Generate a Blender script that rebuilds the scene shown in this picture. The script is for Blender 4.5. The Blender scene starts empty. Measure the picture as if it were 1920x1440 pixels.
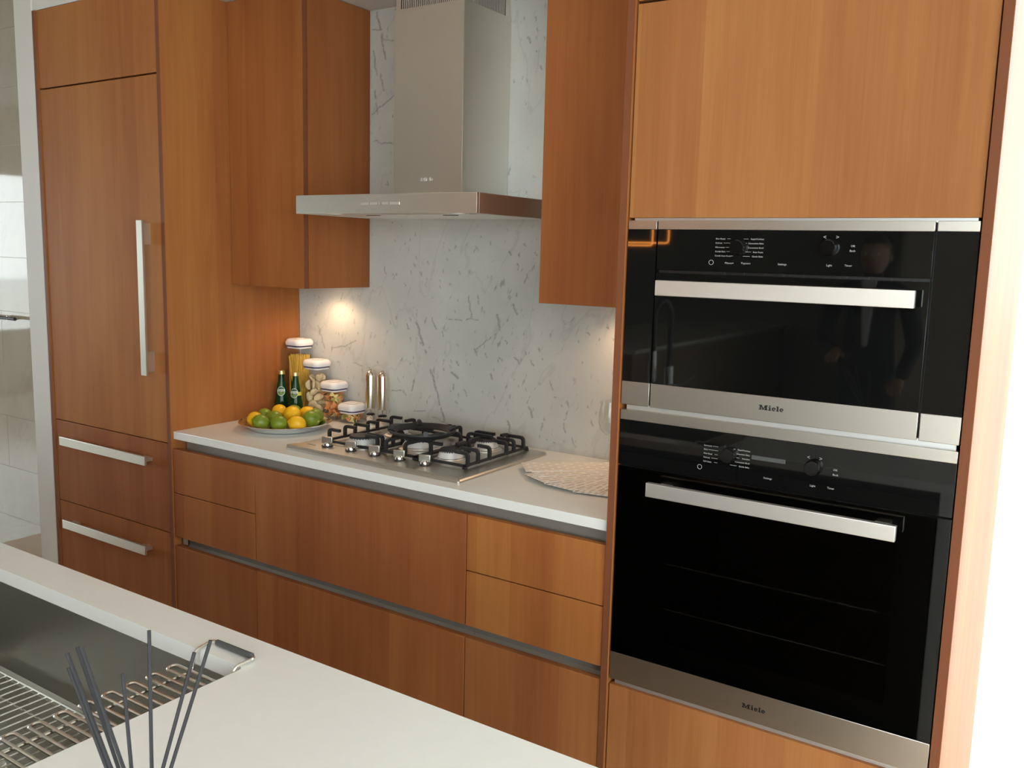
import bpy, bmesh, math, random
from mathutils import Vector, Matrix, Euler
random.seed(7)
PI = math.pi
SC = bpy.context.scene
COL = SC.collection

# ------------------------------------------------------------------ camera, world, light, exposure
CAM = Vector((3.5423, -2.5876, 1.5787))
FWD = Vector((-0.54637362, 0.82513177, -0.14364341))
RGT = Vector((0.83151326, 0.55494398, 0.02495765))
UPV = Vector((-0.1003074, 0.1058052, 0.98931476))
cd = bpy.data.cameras.new('camera')
cd.sensor_width = 36.0
cd.lens = 1688.43 / 1920 * 36.0
cd.clip_start = 0.02
cam = bpy.data.objects.new('camera', cd)
COL.objects.link(cam)
cam.matrix_world = Matrix(((RGT.x, UPV.x, -FWD.x, CAM.x), (RGT.y, UPV.y, -FWD.y, CAM.y), (RGT.z, UPV.z, -FWD.z, CAM.z), (0, 0, 0, 1)))
SC.camera = cam

world = bpy.data.worlds.new('sky')
SC.world = world
world.use_nodes = True
bg = world.node_tree.nodes['Background']
bg.inputs[0].default_value = (0.91, 0.985, 1.0, 1)
bg.inputs[1].default_value = 6.6

vs = SC.view_settings
vs.view_transform = 'Standard'
vs.look = 'None'
vs.gamma = 1.0
vs.use_curve_mapping = False
vs.exposure = 0.20
SC.cycles.transparent_max_bounces = 24


def area_portal(name, loc, rot, sx, sy):
    l = bpy.data.lights.new(name, 'AREA')
    l.shape = 'RECTANGLE'
    l.size, l.size_y = sx, sy
    l.cycles.is_portal = True
    o = bpy.data.objects.new(name, l)
    o.location, o.rotation_euler = loc, rot
    COL.objects.link(o)


# daylight comes in through the windows of the room (openings sampled as portals)
area_portal('daylight_back', (3.90, 0.17, 1.35), (-PI / 2, 0, 0), 1.2, 2.7)
area_portal('daylight_right', (5.88, -3.5, 1.35), (0, PI / 2, 0), 2.7, 3.8)
area_portal('daylight_rear', (4.35, -5.58, 1.35), (PI / 2, 0, 0), 2.9, 2.7)
area_portal('daylight_left', (-6.08, -2.6, 1.45), (0, -PI / 2, 0), 1.7, 3.6)

# ------------------------------------------------------------------ dimensions from the photograph
D = 0.620          # front of tall units
PT = 0.020         # panel thickness
XA, XB, XC, XD, XE = 0.0, 0.778, 1.2167, 2.0971, 2.5362
ZT, ZU, DU = 2.4476, 1.4362, 0.3386
XU2, XU3 = 1.1637, 2.1399
ZC, ZCB, DCT = 0.915, 0.8867, 0.610
DB = 0.617
ZB1, ZB2, ZB3, ZB4 = 0.8522, 0.6898, 0.5272, 0.4912
ZF1, ZF2, ZF3 = 2.1566, 0.8691, 0.5338
OX0, OX1 = XE + PT + 0.003, XE + PT + 0.003 + 0.7545
XT = OX1 + 0.003 + PT
YO = -0.613
IY = -1.605
SX1, SY1 = 2.449, -1.689
SX0, SY0 = 1.62, -2.13
IX0, IX1, IYN = 0.55, 3.20, -2.72
CEIL = 2.90


# ------------------------------------------------------------------ materials
def new_mat(name):
    m = bpy.data.materials.new(name)
    m.use_nodes = True
    nt = m.node_tree
    return m, nt, nt.nodes['Principled BSDF']


def N(nt, t, **kw):
    n = nt.nodes.new(t)
    for k, v in kw.items():
        setattr(n, k, v)
    return n


def simple(name, col, rough=0.5, metal=0.0, spec=0.5, noise=0.0, nscale=30.0, bump=0.0, coat=0.0, emit=None, estr=0.0):
    m, nt, p = new_mat(name)
    p.inputs['Base Color'].default_value = (*col, 1)
    p.inputs['Roughness'].default_value = rough
    p.inputs['Metallic'].default_value = metal
    p.inputs['Specular IOR Level'].default_value = spec
    p.inputs['Coat Weight'].default_value = coat
    if emit:
        p.inputs['Emission Color'].default_value = (*emit, 1)
        p.inputs['Emission Strength'].default_value = estr
    if noise or bump:
        tc = N(nt, 'ShaderNodeTexCoord')
        nz = N(nt, 'ShaderNodeTexNoise')
        nz.inputs['Scale'].default_value = nscale
        nz.inputs['Detail'].default_value = 4
        nt.links.new(tc.outputs['Object'], nz.inputs['Vector'])
        if noise:
            mx = N(nt, 'ShaderNodeMix', data_type='RGBA')
            mx.inputs['A'].default_value = (*[c * (1 - noise) for c in col], 1)
            mx.inputs['B'].default_value = (*[min(1, c * (1 + noise)) for c in col], 1)
            nt.links.new(nz.outputs['Fac'], mx.inputs['Factor'])
            nt.links.new(mx.outputs['Result'], p.inputs['Base Color'])
        if bump:
            b = N(nt, 'ShaderNodeBump')
            b.inputs['Strength'].default_value = bump
            b.inputs['Distance'].default_value = 0.002
            nt.links.new(nz.outputs['Fac'], b.inputs['Height'])
            nt.links.new(b.outputs['Normal'], p.inputs['Normal'])
    return m


def wood_mat(name, cols, rough=0.52, spec=0.14):
    m, nt, p = new_mat(name)
    L = nt.links.new
    geo = N(nt, 'ShaderNodeNewGeometry')
    oi = N(nt, 'ShaderNodeObjectInfo')
    sep = N(nt, 'ShaderNodeSeparateXYZ')
    L(geo.outputs['Position'], sep.inputs[0])
    off = N(nt, 'ShaderNodeMath', operation='MULTIPLY')
    L(oi.outputs['Object Index'], off.inputs[0])
    off.inputs[1].default_value = 3.713
    s1 = N(nt, 'ShaderNodeMath', operation='ADD')
    L(sep.outputs['X'], s1.inputs[0]); L(sep.outputs['Y'], s1.inputs[1])
    s2 = N(nt, 'ShaderNodeMath', operation='ADD')
    L(s1.outputs[0], s2.inputs[0]); L(off.outputs[0], s2.inputs[1])
    # veneer leaves: strips with a tone of their own
    wv = N(nt, 'ShaderNodeTexNoise', noise_dimensions='1D')
    wv.inputs['Scale'].default_value = 5.0
    L(s2.outputs[0], wv.inputs['W'])
    wsc = N(nt, 'ShaderNodeMath', operation='MULTIPLY_ADD')
    L(s2.outputs[0], wsc.inputs[0]); wsc.inputs[1].default_value = 7.5
    L(wv.outputs['Fac'], wsc.inputs[2])
    fl = N(nt, 'ShaderNodeMath', operation='FLOOR')
    L(wsc.outputs[0], fl.inputs[0])
    wn = N(nt, 'ShaderNodeTexWhiteNoise', noise_dimensions='1D')
    L(fl.outputs[0], wn.inputs['W'])

    def stretched(sx, sz, detail, dist=0.0):
        c = N(nt, 'ShaderNodeCombineXYZ')
        a = N(nt, 'ShaderNodeMath', operation='MULTIPLY'); L(s2.outputs[0], a.inputs[0]); a.inputs[1].default_value = sx
        b = N(nt, 'ShaderNodeMath', operation='MULTIPLY'); L(sep.outputs['Z'], b.inputs[0]); b.inputs[1].default_value = sz
        L(a.outputs[0], c.inputs[0]); L(b.outputs[0], c.inputs[2]); L(off.outputs[0], c.inputs[1])
        n = N(nt, 'ShaderNodeTexNoise')
        n.inputs['Scale'].default_value = 1.0
        n.inputs['Detail'].default_value = detail
        n.inputs['Distortion'].default_value = dist
        L(c.outputs[0], n.inputs['Vector'])
        return n
    n1 = stretched(5.0, 0.75, 3, 0.6)
    n2 = stretched(24.0, 1.3, 5, 1.2)
    n3 = stretched(330.0, 6.0, 3)

    def madd(a, k, prev):
        q = N(nt, 'ShaderNodeMath', operation='MULTIPLY_ADD')
        L(a, q.inputs[0]); q.inputs[1].default_value = k
        if isinstance(prev, float):
            q.inputs[2].default_value = prev
        else:
            L(prev, q.inputs[2])
        return q.outputs[0]
    v = madd(wn.outputs['Value'], 0.20, -0.21)
    v = madd(n1.outputs['Fac'], 0.70, v)
    v = madd(n2.outputs['Fac'], 0.34, v)
    v = madd(n3.outputs['Fac'], 0.20, v)
    r = N(nt, 'ShaderNodeValToRGB')
    r.color_ramp.elements[0].color = (*cols[0], 1)
    r.color_ramp.elements[0].position = 0.15
    r.color_ramp.elements[1].color = (*cols[2], 1)
    r.color_ramp.elements[1].position = 0.85
    e = r.color_ramp.elements.new(0.5)
    e.color = (*cols[1], 1)
    L(v, r.inputs['Fac'])
    tint = N(nt, 'ShaderNodeMix', data_type='RGBA', blend_type='MULTIPLY')
    tint.inputs['Factor'].default_value = 1.0
    L(r.outputs['Color'], tint.inputs['A'])
    L(oi.outputs['Color'], tint.inputs['B'])      # tone of the veneer batch each front was cut from
    L(tint.outputs['Result'], p.inputs['Base Color'])
    p.inputs['Roughness'].default_value = rough
    p.inputs['Specular IOR Level'].default_value = spec
    b = N(nt, 'ShaderNodeBump')
    b.inputs['Strength'].default_value = 0.06
    b.inputs['Distance'].default_value = 0.001
    L(n3.outputs['Fac'], b.inputs['Height'])
    L(b.outputs['Normal'], p.inputs['Normal'])
    return m


def marble_mat(name, base, cloud, dark, rough, attr=True, flecks=1.0):
    m, nt, p = new_mat(name)
    L = nt.links.new
    geo = N(nt, 'ShaderNodeNewGeometry')
    mp = N(nt, 'ShaderNodeMapping')
    L(geo.outputs['Position'], mp.inputs['Vector'])
    mp.inputs['Rotation'].default_value = (0, math.radians(-22), 0)
    n1 = N(nt, 'ShaderNodeTexNoise'); n1.inputs['Scale'].default_value = 3.2; n1.inputs['Detail'].default_value = 6
    L(mp.outputs[0], n1.inputs['Vector'])
    r1 = N(nt, 'ShaderNodeValToRGB')
    r1.color_ramp.elements[0].position = 0.30; r1.color_ramp.elements[0].color = (*cloud, 1)
    r1.color_ramp.elements[1].position = 0.62; r1.color_ramp.elements[1].color = (*base, 1)
    L(n1.outputs['Fac'], r1.inputs['Fac'])
    # small elongated flecks
    mp2 = N(nt, 'ShaderNodeMapping')
    L(mp.outputs[0], mp2.inputs['Vector'])
    mp2.inputs['Scale'].default_value = (1.0, 1.0, 0.36)
    n2 = N(nt, 'ShaderNodeTexNoise'); n2.inputs['Scale'].default_value = 46; n2.inputs['Detail'].default_value = 3; n2.inputs['Roughness'].default_value = 0.6
    L(mp2.outputs[0], n2.inputs['Vector'])
    n3 = N(nt, 'ShaderNodeTexNoise'); n3.inputs['Scale'].default_value = 5.0; n3.inputs['Detail'].default_value = 2
    L(mp2.outputs[0], n3.inputs['Vector'])
    a3 = N(nt, 'ShaderNodeMath', operation='MULTIPLY_ADD'); L(n3.outputs['Fac'], a3.inputs[0]); a3.inputs[1].default_value = 0.22
    L(n2.outputs['Fac'], a3.inputs[2])
    mr = N(nt, 'ShaderNodeMapRange'); mr.inputs['From Min'].default_value = 0.735; mr.inputs['From Max'].default_value = 0.84
    L(a3.outputs[0], mr.inputs['Value'])
    mr.inputs['To Max'].default_value = 0.55 * flecks
    fac = mr.outputs[0]
    # thin wandering veins
    n4 = N(nt, 'ShaderNodeTexNoise'); n4.inputs['Scale'].default_value = 4.0; n4.inputs['Detail'].default_value = 5; n4.inputs['Distortion'].default_value = 0.6
    L(mp2.outputs[0], n4.inputs['Vector'])
    ab = N(nt, 'ShaderNodeMath', operation='SUBTRACT'); L(n4.outputs['Fac'], ab.inputs[0]); ab.inputs[1].default_value = 0.5
    ab2 = N(nt, 'ShaderNodeMath', operation='ABSOLUTE'); L(ab.outputs[0], ab2.inputs[0])
    mr4 = N(nt, 'ShaderNodeMapRange'); mr4.inputs['From Min'].default_value = 0.0; mr4.inputs['From Max'].default_value = 0.012
    mr4.inputs['To Min'].default_value = 0.16; mr4.inputs['To Max'].default_value = 0.0
    L(ab2.outputs[0], mr4.inputs['Value'])
    mxv = N(nt, 'ShaderNodeMath', operation='MAXIMUM'); L(fac, mxv.inputs[0]); L(mr4.outputs[0], mxv.inputs[1])
    fac = mxv.outputs[0]
    if attr:
        at = N(nt, 'ShaderNodeAttribute', attribute_name='vein')
        n5 = N(nt, 'ShaderNodeTexNoise'); n5.inputs['Scale'].default_value = 130; n5.inputs['Detail'].default_value = 3
        L(geo.outputs['Position'], n5.inputs['Vector'])
        q = N(nt, 'ShaderNodeMath', operation='MULTIPLY_ADD'); L(n5.outputs['Fac'], q.inputs[0]); q.inputs[1].default_value = 1.3
        L(at.outputs['Fac'], q.inputs[2])
        mr5 = N(nt, 'ShaderNodeMapRange'); mr5.inputs['From Min'].default_value = 0.78; mr5.inputs['From Max'].default_value = 1.55
        mr5.inputs['To Max'].default_value = 0.66
        L(q.outputs[0], mr5.inputs['Value'])
        mx5 = N(nt, 'ShaderNodeMath', operation='MAXIMUM'); L(fac, mx5.inputs[0]); L(mr5.outputs[0], mx5.inputs[1])
        fac = mx5.outputs[0]
    mix = N(nt, 'ShaderNodeMix', data_type='RGBA')
    L(fac, mix.inputs['Factor']); L(r1.outputs['Color'], mix.inputs['A'])
    mix.inputs['B'].default_value = (*dark, 1)
    L(mix.outputs['Result'], p.inputs['Base Color'])
    p.inputs['Roughness'].default_value = rough
    return m


def steel_mat(name, col, rough, axis='x'):
    m, nt, p = new_mat(name)
    L = nt.links.new
    geo = N(nt, 'ShaderNodeNewGeometry')
    mp = N(nt, 'ShaderNodeMapping')
    mp.inputs['Scale'].default_value = (6, 300, 300) if axis == 'x' else (300, 300, 6)
    L(geo.outputs['Position'], mp.inputs['Vector'])
    n = N(nt, 'ShaderNodeTexNoise'); n.inputs['Scale'].default_value = 3.0; n.inputs['Detail'].default_value = 2
    L(mp.outputs[0], n.inputs['Vector'])
    mr = N(nt, 'ShaderNodeMapRange')
    mr.inputs['To Min'].default_value = rough - 0.05; mr.inputs['To Max'].default_value = rough + 0.07
    L(n.outputs['Fac'], mr.inputs['Value']); L(mr.outputs[0], p.inputs['Roughness'])
    p.inputs['Base Color'].default_value = (*col, 1)
    p.inputs['Metallic'].default_value = 1.0
    return m


def clear_mat(name, tint, refl_ior=1.45, extra=0.0, rough=0.03, gain=1.0):
    """thin clear sheet: see-through with a Fresnel reflection"""
    m, nt, p = new_mat(name)
    nt.nodes.remove(p)
    out = nt.nodes['Material Output']
    L = nt.links.new
    t = N(nt, 'ShaderNodeBsdfTransparent'); t.inputs[0].default_value = (*tint, 1)
    g = N(nt, 'ShaderNodeBsdfGlossy'); g.inputs['Roughness'].default_value = rough
    f0 = ((refl_ior - 1) / (refl_ior + 1)) ** 2 + extra
    lw = N(nt, 'ShaderNodeLayerWeight'); lw.inputs[0].default_value = 0.5
    pw = N(nt, 'ShaderNodeMath', operation='POWER'); L(lw.outputs['Facing'], pw.inputs[0]); pw.inputs[1].default_value = 5.0
    a = N(nt, 'ShaderNodeMath', operation='MULTIPLY_ADD', use_clamp=True); L(pw.outputs[0], a.inputs[0]); a.inputs[1].default_value = (1 - f0) * gain; a.inputs[2].default_value = f0
    mx = N(nt, 'ShaderNodeMixShader')
    L(a.outputs[0], mx.inputs[0]); L(t.outputs[0], mx.inputs[1]); L(g.outputs[0], mx.inputs[2])
    L(mx.outputs[0], out.inputs['Surface'])
    return m


M = {}
M['wood'] = wood_mat('walnut_veneer', ((0.26, 0.082, 0.025), (0.37, 0.138, 0.040), (0.465, 0.205, 0.060)))
M['wood_dark'] = simple('cabinet_carcass', (0.045, 0.018, 0.010), 0.7, noise=0.2)
M['edge'] = wood_mat('solid_wood_edge', ((0.17, 0.058, 0.028), (0.21, 0.074, 0.034), (0.25, 0.092, 0.042)), 0.5, 0.15)
M['marble'] = marble_mat('white_marble', (0.62, 0.63, 0.60), (0.51, 0.53, 0.515), (0.17, 0.185, 0.19), 0.12)
M['quartz'] = simple('white_quartz', (0.86, 0.87, 0.845), 0.22, noise=0.02, nscale=40)
M['steel'] = steel_mat('brushed_steel', (0.58, 0.55, 0.50), 0.34)
M['steel_v'] = steel_mat('brushed_steel_upright_lightened', (0.82, 0.79, 0.73), 0.34, 'z')  # chimney copy of the brushed steel; brighter reflected light put into its colour
M['steel_light'] = steel_mat('satin_steel', (0.86, 0.84, 0.80), 0.45)
M['alu'] = simple('satin_aluminium', (0.40, 0.375, 0.33), 0.45, 0.45, noise=0.05)
M['alu_bright'] = simple('bright_aluminium', (0.74, 0.75, 0.75), 0.38, 0.8, noise=0.03)
M['chrome'] = simple('polished_chrome', (0.80, 0.80, 0.79), 0.10, 1.0, noise=0.02)
M['burner'] = simple('cast_aluminium', (0.66, 0.67, 0.67), 0.45, 0.25, noise=0.04)
M['handle'] = steel_mat('handle_steel', (0.70, 0.68, 0.61), 0.40)
M['hood'] = steel_mat('brushed_steel_lightened', (0.82, 0.79, 0.73), 0.36)  # same alloy as the ovens, lightened in place of a brighter room's reflection
M['rack'] = simple('satin_wire', (0.78, 0.76, 0.71), 0.26, 1.0, noise=0.03)
M['mill'] = steel_mat('polished_barrel', (0.74, 0.68, 0.58), 0.20, 'z')
M['iron'] = simple('black_cast_iron', (0.018, 0.019, 0.020), 0.52, noise=0.3, nscale=300, bump=0.25)
M['black_glass'] = simple('black_glass', (0.004, 0.0045, 0.0045), 0.03, noise=0.05)
M['black'] = simple('black_plastic', (0.012, 0.012, 0.013), 0.4, noise=0.1)
M['gloss_black'] = simple('gloss_black_plastic', (0.004, 0.004, 0.0045), 0.12, noise=0.1)
M['enamel'] = simple('black_enamel', (0.02, 0.02, 0.021), 0.45, noise=0.2)
M['tint_glass'] = clear_mat('tinted_oven_glass', (0.36, 0.38, 0.37), 1.5)
M['clear'] = clear_mat('clear_plastic', (1.0, 1.0, 1.0), 1.40, 0.0)
M['glass'] = clear_mat('clear_glass', (0.98, 0.99, 0.985), 1.45, 0.0)
M['pane'] = clear_mat('window_glass', (0.97, 0.98, 0.98), 1.3, 0.0)
M['white_plastic'] = simple('white_plastic', (0.83, 0.80, 0.80), 0.25, noise=0.02)
M['gasket'] = simple('blue_gasket', (0.06, 0.055, 0.14), 0.5, noise=0.1)
M['wall'] = simple('white_paint', (0.76, 0.76, 0.74), 0.6, noise=0.02, nscale=8)
M['ceil'] = simple('ceiling_paint', (0.72, 0.72, 0.70), 0.7, noise=0.02, nscale=8)
M['grey_wall'] = simple('grey_paint', (0.30, 0.275, 0.24), 0.6, noise=0.03, nscale=6)
M['tile'] = marble_mat('beige_polished_tile', (0.50, 0.44, 0.35), (0.44, 0.385, 0.31), (0.30, 0.26, 0.21), 0.05, False, 0.25)
M['grout'] = simple('pale_grout', (0.62, 0.58, 0.50), 0.8, noise=0.05)
M['floor_tile'] = marble_mat('cream_marble_floor', (0.66, 0.61, 0.52), (0.58, 0.53, 0.44), (0.35, 0.30, 0.24), 0.2, False, 0.3)
M['oak'] = simple('oak_floor', (0.50, 0.33, 0.19), 0.35, noise=0.18, nscale=5)
M['island_wood'] = simple('dark_island_veneer', (0.030, 0.020, 0.015), 0.4, noise=0.25, nscale=12)
M['sink'] = steel_mat('dark_sink_steel', (0.44, 0.435, 0.40), 0.34)
M['lemon'] = simple('lemon_peel', (0.95, 0.52, 0.012), 0.42, noise=0.12, nscale=40, bump=0.25)
M['lime'] = simple('lime_peel', (0.19, 0.27, 0.018), 0.38, noise=0.45, nscale=28, bump=0.25)
M['navel'] = simple('stem_scar', (0.30, 0.25, 0.08), 0.7, noise=0.2)
M['bottle'] = None
M['gold'] = simple('gold_cap', (0.72, 0.56, 0.24), 0.32, 0.9, noise=0.06)
M['label_green'] = simple('label_green', (0.12, 0.22, 0.05), 0.5, noise=0.1)
M['label_dark'] = simple('label_dark_green', (0.02, 0.10, 0.05), 0.5, noise=0.1)
M['label_white'] = simple('label_white', (0.72, 0.78, 0.70), 0.5, noise=0.03)
M['label_yellow'] = simple('label_yellow', (0.62, 0.60, 0.06), 0.5, noise=0.05)
M['spaghetti'] = simple('dry_spaghetti', (0.92, 0.56, 0.10), 0.5, noise=0.2, nscale=60)
M['shell'] = simple('pale_pasta', (0.85, 0.66, 0.40), 0.55, noise=0.10, nscale=60)
M['pasta_o'] = simple('tomato_pasta', (0.85, 0.34, 0.12), 0.55, noise=0.15, nscale=80)
M['pasta_g'] = simple('spinach_pasta', (0.50, 0.44, 0.13), 0.55, noise=0.15, nscale=80)
M['pasta_y'] = simple('plain_pasta', (0.90, 0.70, 0.30), 0.55, noise=0.15, nscale=80)
M['ink'] = simple('black_print', (0.012, 0.012, 0.012), 0.4, noise=0.1)
M['print'] = simple('white_print', (0.42, 0.43, 0.43), 0.5, noise=0.03)
M['print_bright'] = simple('bright_emblem', (0.85, 0.85, 0.83), 0.3, 0.6, noise=0.03)
M['reed'] = simple('black_rattan', (0.018, 0.017, 0.020), 0.6, noise=0.3, nscale=200, bump=0.3)
M['grip'] = simple('grey_silicone', (0.07, 0.075, 0.075), 0.5, noise=0.1)
M['rubber'] = simple('pale_rubber', (0.45, 0.46, 0.45), 0.5, noise=0.05)
M['lamp_lens'] = simple('frosted_lens', (0.75, 0.80, 0.76), 0.2, noise=0.03)
M['puck'] = simple('lit_puck', (0.9, 0.8, 0.6), 0.5, emit=(1.0, 0.72, 0.42), estr=12.0)
M['neon'] = simple('orange_tube', (0.9, 0.4, 0.1), 0.5, emit=(1.0, 0.33, 0.06), estr=22.0)
M['down'] = simple('lit_downlight', (0.9, 0.9, 0.85), 0.5, emit=(1.0, 0.90, 0.75), estr=14.0)
M['counter_side'] = simple('tan_veneer', (0.34, 0.26, 0.19), 0.4, noise=0.1, nscale=10)
M['concrete'] = simple('pale_paving', (0.60, 0.60, 0.58), 0.8, noise=0.05, nscale=2)
M['suit'] = simple('black_cloth', (0.010, 0.010, 0.012), 0.8, noise=0.2)
M['shirt'] = simple('white_shirt', (0.55, 0.56, 0.56), 0.8, noise=0.05)
M['skin'] = simple('skin', (0.36, 0.20, 0.13), 0.5, noise=0.05)
M['hair'] = simple('black_hair', (0.01, 0.009, 0.008), 0.5, noise=0.2)
M['amber'] = simple('amber_bottle', (0.10, 0.05, 0.03), 0.1, noise=0.1)


def bottle_mat():
    m, nt, p = new_mat('green_bottle_glass')
    out = nt.nodes['Material Output']
    L = nt.links.new
    p.inputs['Base Color'].default_value = (0.006, 0.055, 0.012, 1)
    p.inputs['Roughness'].default_value = 0.05
    t = N(nt, 'ShaderNodeBsdfTransparent'); t.inputs[0].default_value = (0.10, 0.52, 0.14, 1)
    lw = N(nt, 'ShaderNodeLayerWeight'); lw.inputs[0].default_value = 0.35
    a = N(nt, 'ShaderNodeMath', operation='MULTIPLY_ADD', use_clamp=True); L(lw.outputs['Facing'], a.inputs[0]); a.inputs[1].default_value = 0.45; a.inputs[2].default_value = 0.55
    mx = N(nt, 'ShaderNodeMixShader')
    L(a.outputs[0], mx.inputs[0]); L(t.outputs[0], mx.inputs[1]); L(p.outputs[0], mx.inputs[2])
    L(mx.outputs[0], out.inputs['Surface'])
    return m


M['bottle'] = bottle_mat()


def napkin_mat():
    m, nt, p = new_mat('printed_napkin')
    L = nt.links.new
    tc = N(nt, 'ShaderNodeTexCoord')
    br = N(nt, 'ShaderNodeTexBrick')
    br.inputs['Color1'].default_value = (0.58, 0.56, 0.51, 1)
    br.inputs['Color2'].default_value = (0.70, 0.68, 0.63, 1)
    br.inputs['Mortar'].default_value = (0.86, 0.84, 0.80, 1)
    br.inputs['Scale'].default_value = 1.0
    br.inputs['Mortar Size'].default_value = 0.0055
    br.inputs['Mortar Smooth'].default_value = 0.2
    br.inputs['Brick Width'].default_value = 0.046
    br.inputs['Row Height'].default_value = 0.0186
    L(tc.outputs['Object'], br.inputs['Vector'])
    L(br.outputs['Color'], p.inputs['Base Color'])
    p.inputs['Roughness'].default_value = 0.8
    return m


M['napkin'] = napkin_mat()


# ------------------------------------------------------------------ mesh helpers
class B:
    def __init__(s):
        s.bm = bmesh.new()

    def box(s, x0, x1, y0, y1, z0, z1, bev=0.0, seg=2):
        r = bmesh.ops.create_cube(s.bm, size=1.0)
        vs_ = r['verts']
        for v in vs_:
            v.co = Vector(((x0 + x1) / 2 + v.co.x * (x1 - x0), (y0 + y1) / 2 + v.co.y * (y1 - y0), (z0 + z1) / 2 + v.co.z * (z1 - z0)))
        if bev:
            es = list({e for v in vs_ for e in v.link_edges})
            bmesh.ops.bevel(s.bm, geom=es, offset=bev, segments=seg, profile=0.5, affect='EDGES', clamp_overlap=True)
        return s

    def lathe(s, prof, c=(0, 0, 0), n=32, axis='z', a0=0.0, a1=2 * PI):
        full = abs(a1 - a0 - 2 * PI) < 1e-6
        rings = []
        for (r, h) in prof:
            if r < 1e-7:
                co = [(0, 0, h)]
            else:
                k = n if full else n + 1
                co = [(r * math.cos(a0 + (a1 - a0) * i / n), r * math.sin(a0 + (a1 - a0) * i / n), h) for i in range(k)]
            ring = []
            for (x, y, z) in co:
                if axis == 'y':
                    x, y, z = x, -z, y      # axis points to -y
                elif axis == 'x':
                    x, y, z = z, x, y
                ring.append(s.bm.verts.new((c[0] + x, c[1] + y, c[2] + z)))
            rings.append(ring)
        for a, b in zip(rings, rings[1:]):
            k = max(len(a), len(b))
            m_ = k if full else k - 1
            for i in range(m_):
                j = (i + 1) % k
                try:
                    if len(a) == 1 and len(b) == 1:
                        continue
                    if len(a) == 1:
                        s.bm.faces.new((a[0], b[j], b[i]))
                    elif len(b) == 1:
                        s.bm.faces.new((a[i], a[j], b[0]))
                    else:
                        s.bm.faces.new((a[i], a[j], b[j], b[i]))
                except ValueError:
                    pass
        return s

    def tube(s, pts, r, n=8, closed=False, caps=True):
        pts = [Vector(p) for p in pts]
        K = len(pts)
        up = None
        rings = []
        for i, p in enumerate(pts):
            if closed:
                t = (pts[(i + 1) % K] - pts[i - 1])
            else:
                t = pts[min(i + 1, K - 1)] - pts[max(i - 1, 0)]
            t.normalize()
            if up is None:
                up = Vector((0, 0, 1)) if abs(t.z) < 0.9 else Vector((1, 0, 0))
            up = (up - t * up.dot(t)).normalized()
            sd = t.cross(up)
            rr = r[i] if isinstance(r, (list, tuple)) else r
            rings.append([s.bm.verts.new(p + (up * math.cos(2 * PI * k / n + PI / n) + sd * math.sin(2 * PI * k / n + PI / n)) * rr) for k in range(n)])
        seq = list(zip(rings, rings[1:])) + ([(rings[-1], rings[0])] if closed else [])
        for a, b in seq:
            for k in range(n):
                j = (k + 1) % n
                s.bm.faces.new((a[k], b[k], b[j], a[j]))
        if caps and not closed:
            s.bm.faces.new(rings[0]); s.bm.faces.new(list(reversed(rings[-1])))
        return s

    def bar(s, pts, w, h):
        """square-section bar along a path lying in a vertical plane"""
        return s.tube(pts, math.hypot(w, h) / 2, 4)

    def prism(s, poly, fn0, fn1):
        a = [s.bm.verts.new(fn0(*p)) for p in poly]
        b = [s.bm.verts.new(fn1(*p)) for p in poly]
        k = len(poly)
        for f in (a, list(reversed(b))):
            try:
                s.bm.faces.new(f)
            except ValueError:
                pass
        for i in range(k):
            j = (i + 1) % k
            s.bm.faces.new((a[j], a[i], b[i], b[j]))
        return s

    def loft(s, loops, cap0=True, cap1=True):
        rs = [[s.bm.verts.new(p) for p in l] for l in loops]
        k = len(rs[0])
        for a, b in zip(rs, rs[1:]):
            for i in range(k):
                j = (i + 1) % k
                s.bm.faces.new((a[i], a[j], b[j], b[i]))
        if cap0:
            s.bm.faces.new(list(reversed(rs[0])))
        if cap1:
            s.bm.faces.new(rs[-1])
        return s

    def mesh(s, name, me):
        s.bm.from_mesh(me)
        return s


ORG = {}
# the veneer comes from different boards: redder or more golden from front to front
BATCH = {5: (0.86, 0.78, 0.90), 6: (0.93, 0.84, 0.90), 14: (0.93, 0.84, 0.92), 15: (0.88, 0.78, 0.90), 16: (0.93, 0.84, 0.98), 17: (0.98, 0.90, 0.98),
         18: (1.06, 1.02, 1.0), 19: (0.94, 0.90, 1.05), 22: (1.02, 1.12, 1.30), 23: (1.02, 1.07, 1.25), 8: (0.90, 0.84, 0.92), 9: (0.96, 0.90, 0.95), 12: (0.98, 0.90, 0.98), 3: (1.04, 1.04, 1.02)}


def link(o, mat, parent, tags):
    COL.objects.link(o)
    if mat and o.data:
        o.data.materials.clear()
        o.data.materials.append(M[mat] if isinstance(mat, str) else mat)
    if parent is not None:
        o.parent = parent
    for k, v in tags.items():
        if k == 'idx':
            o.pass_index = v
            o.color = (*BATCH.get(v, (1, 1, 1)), 1)
        elif v is not None:
            o[k] = v
    return o


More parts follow.
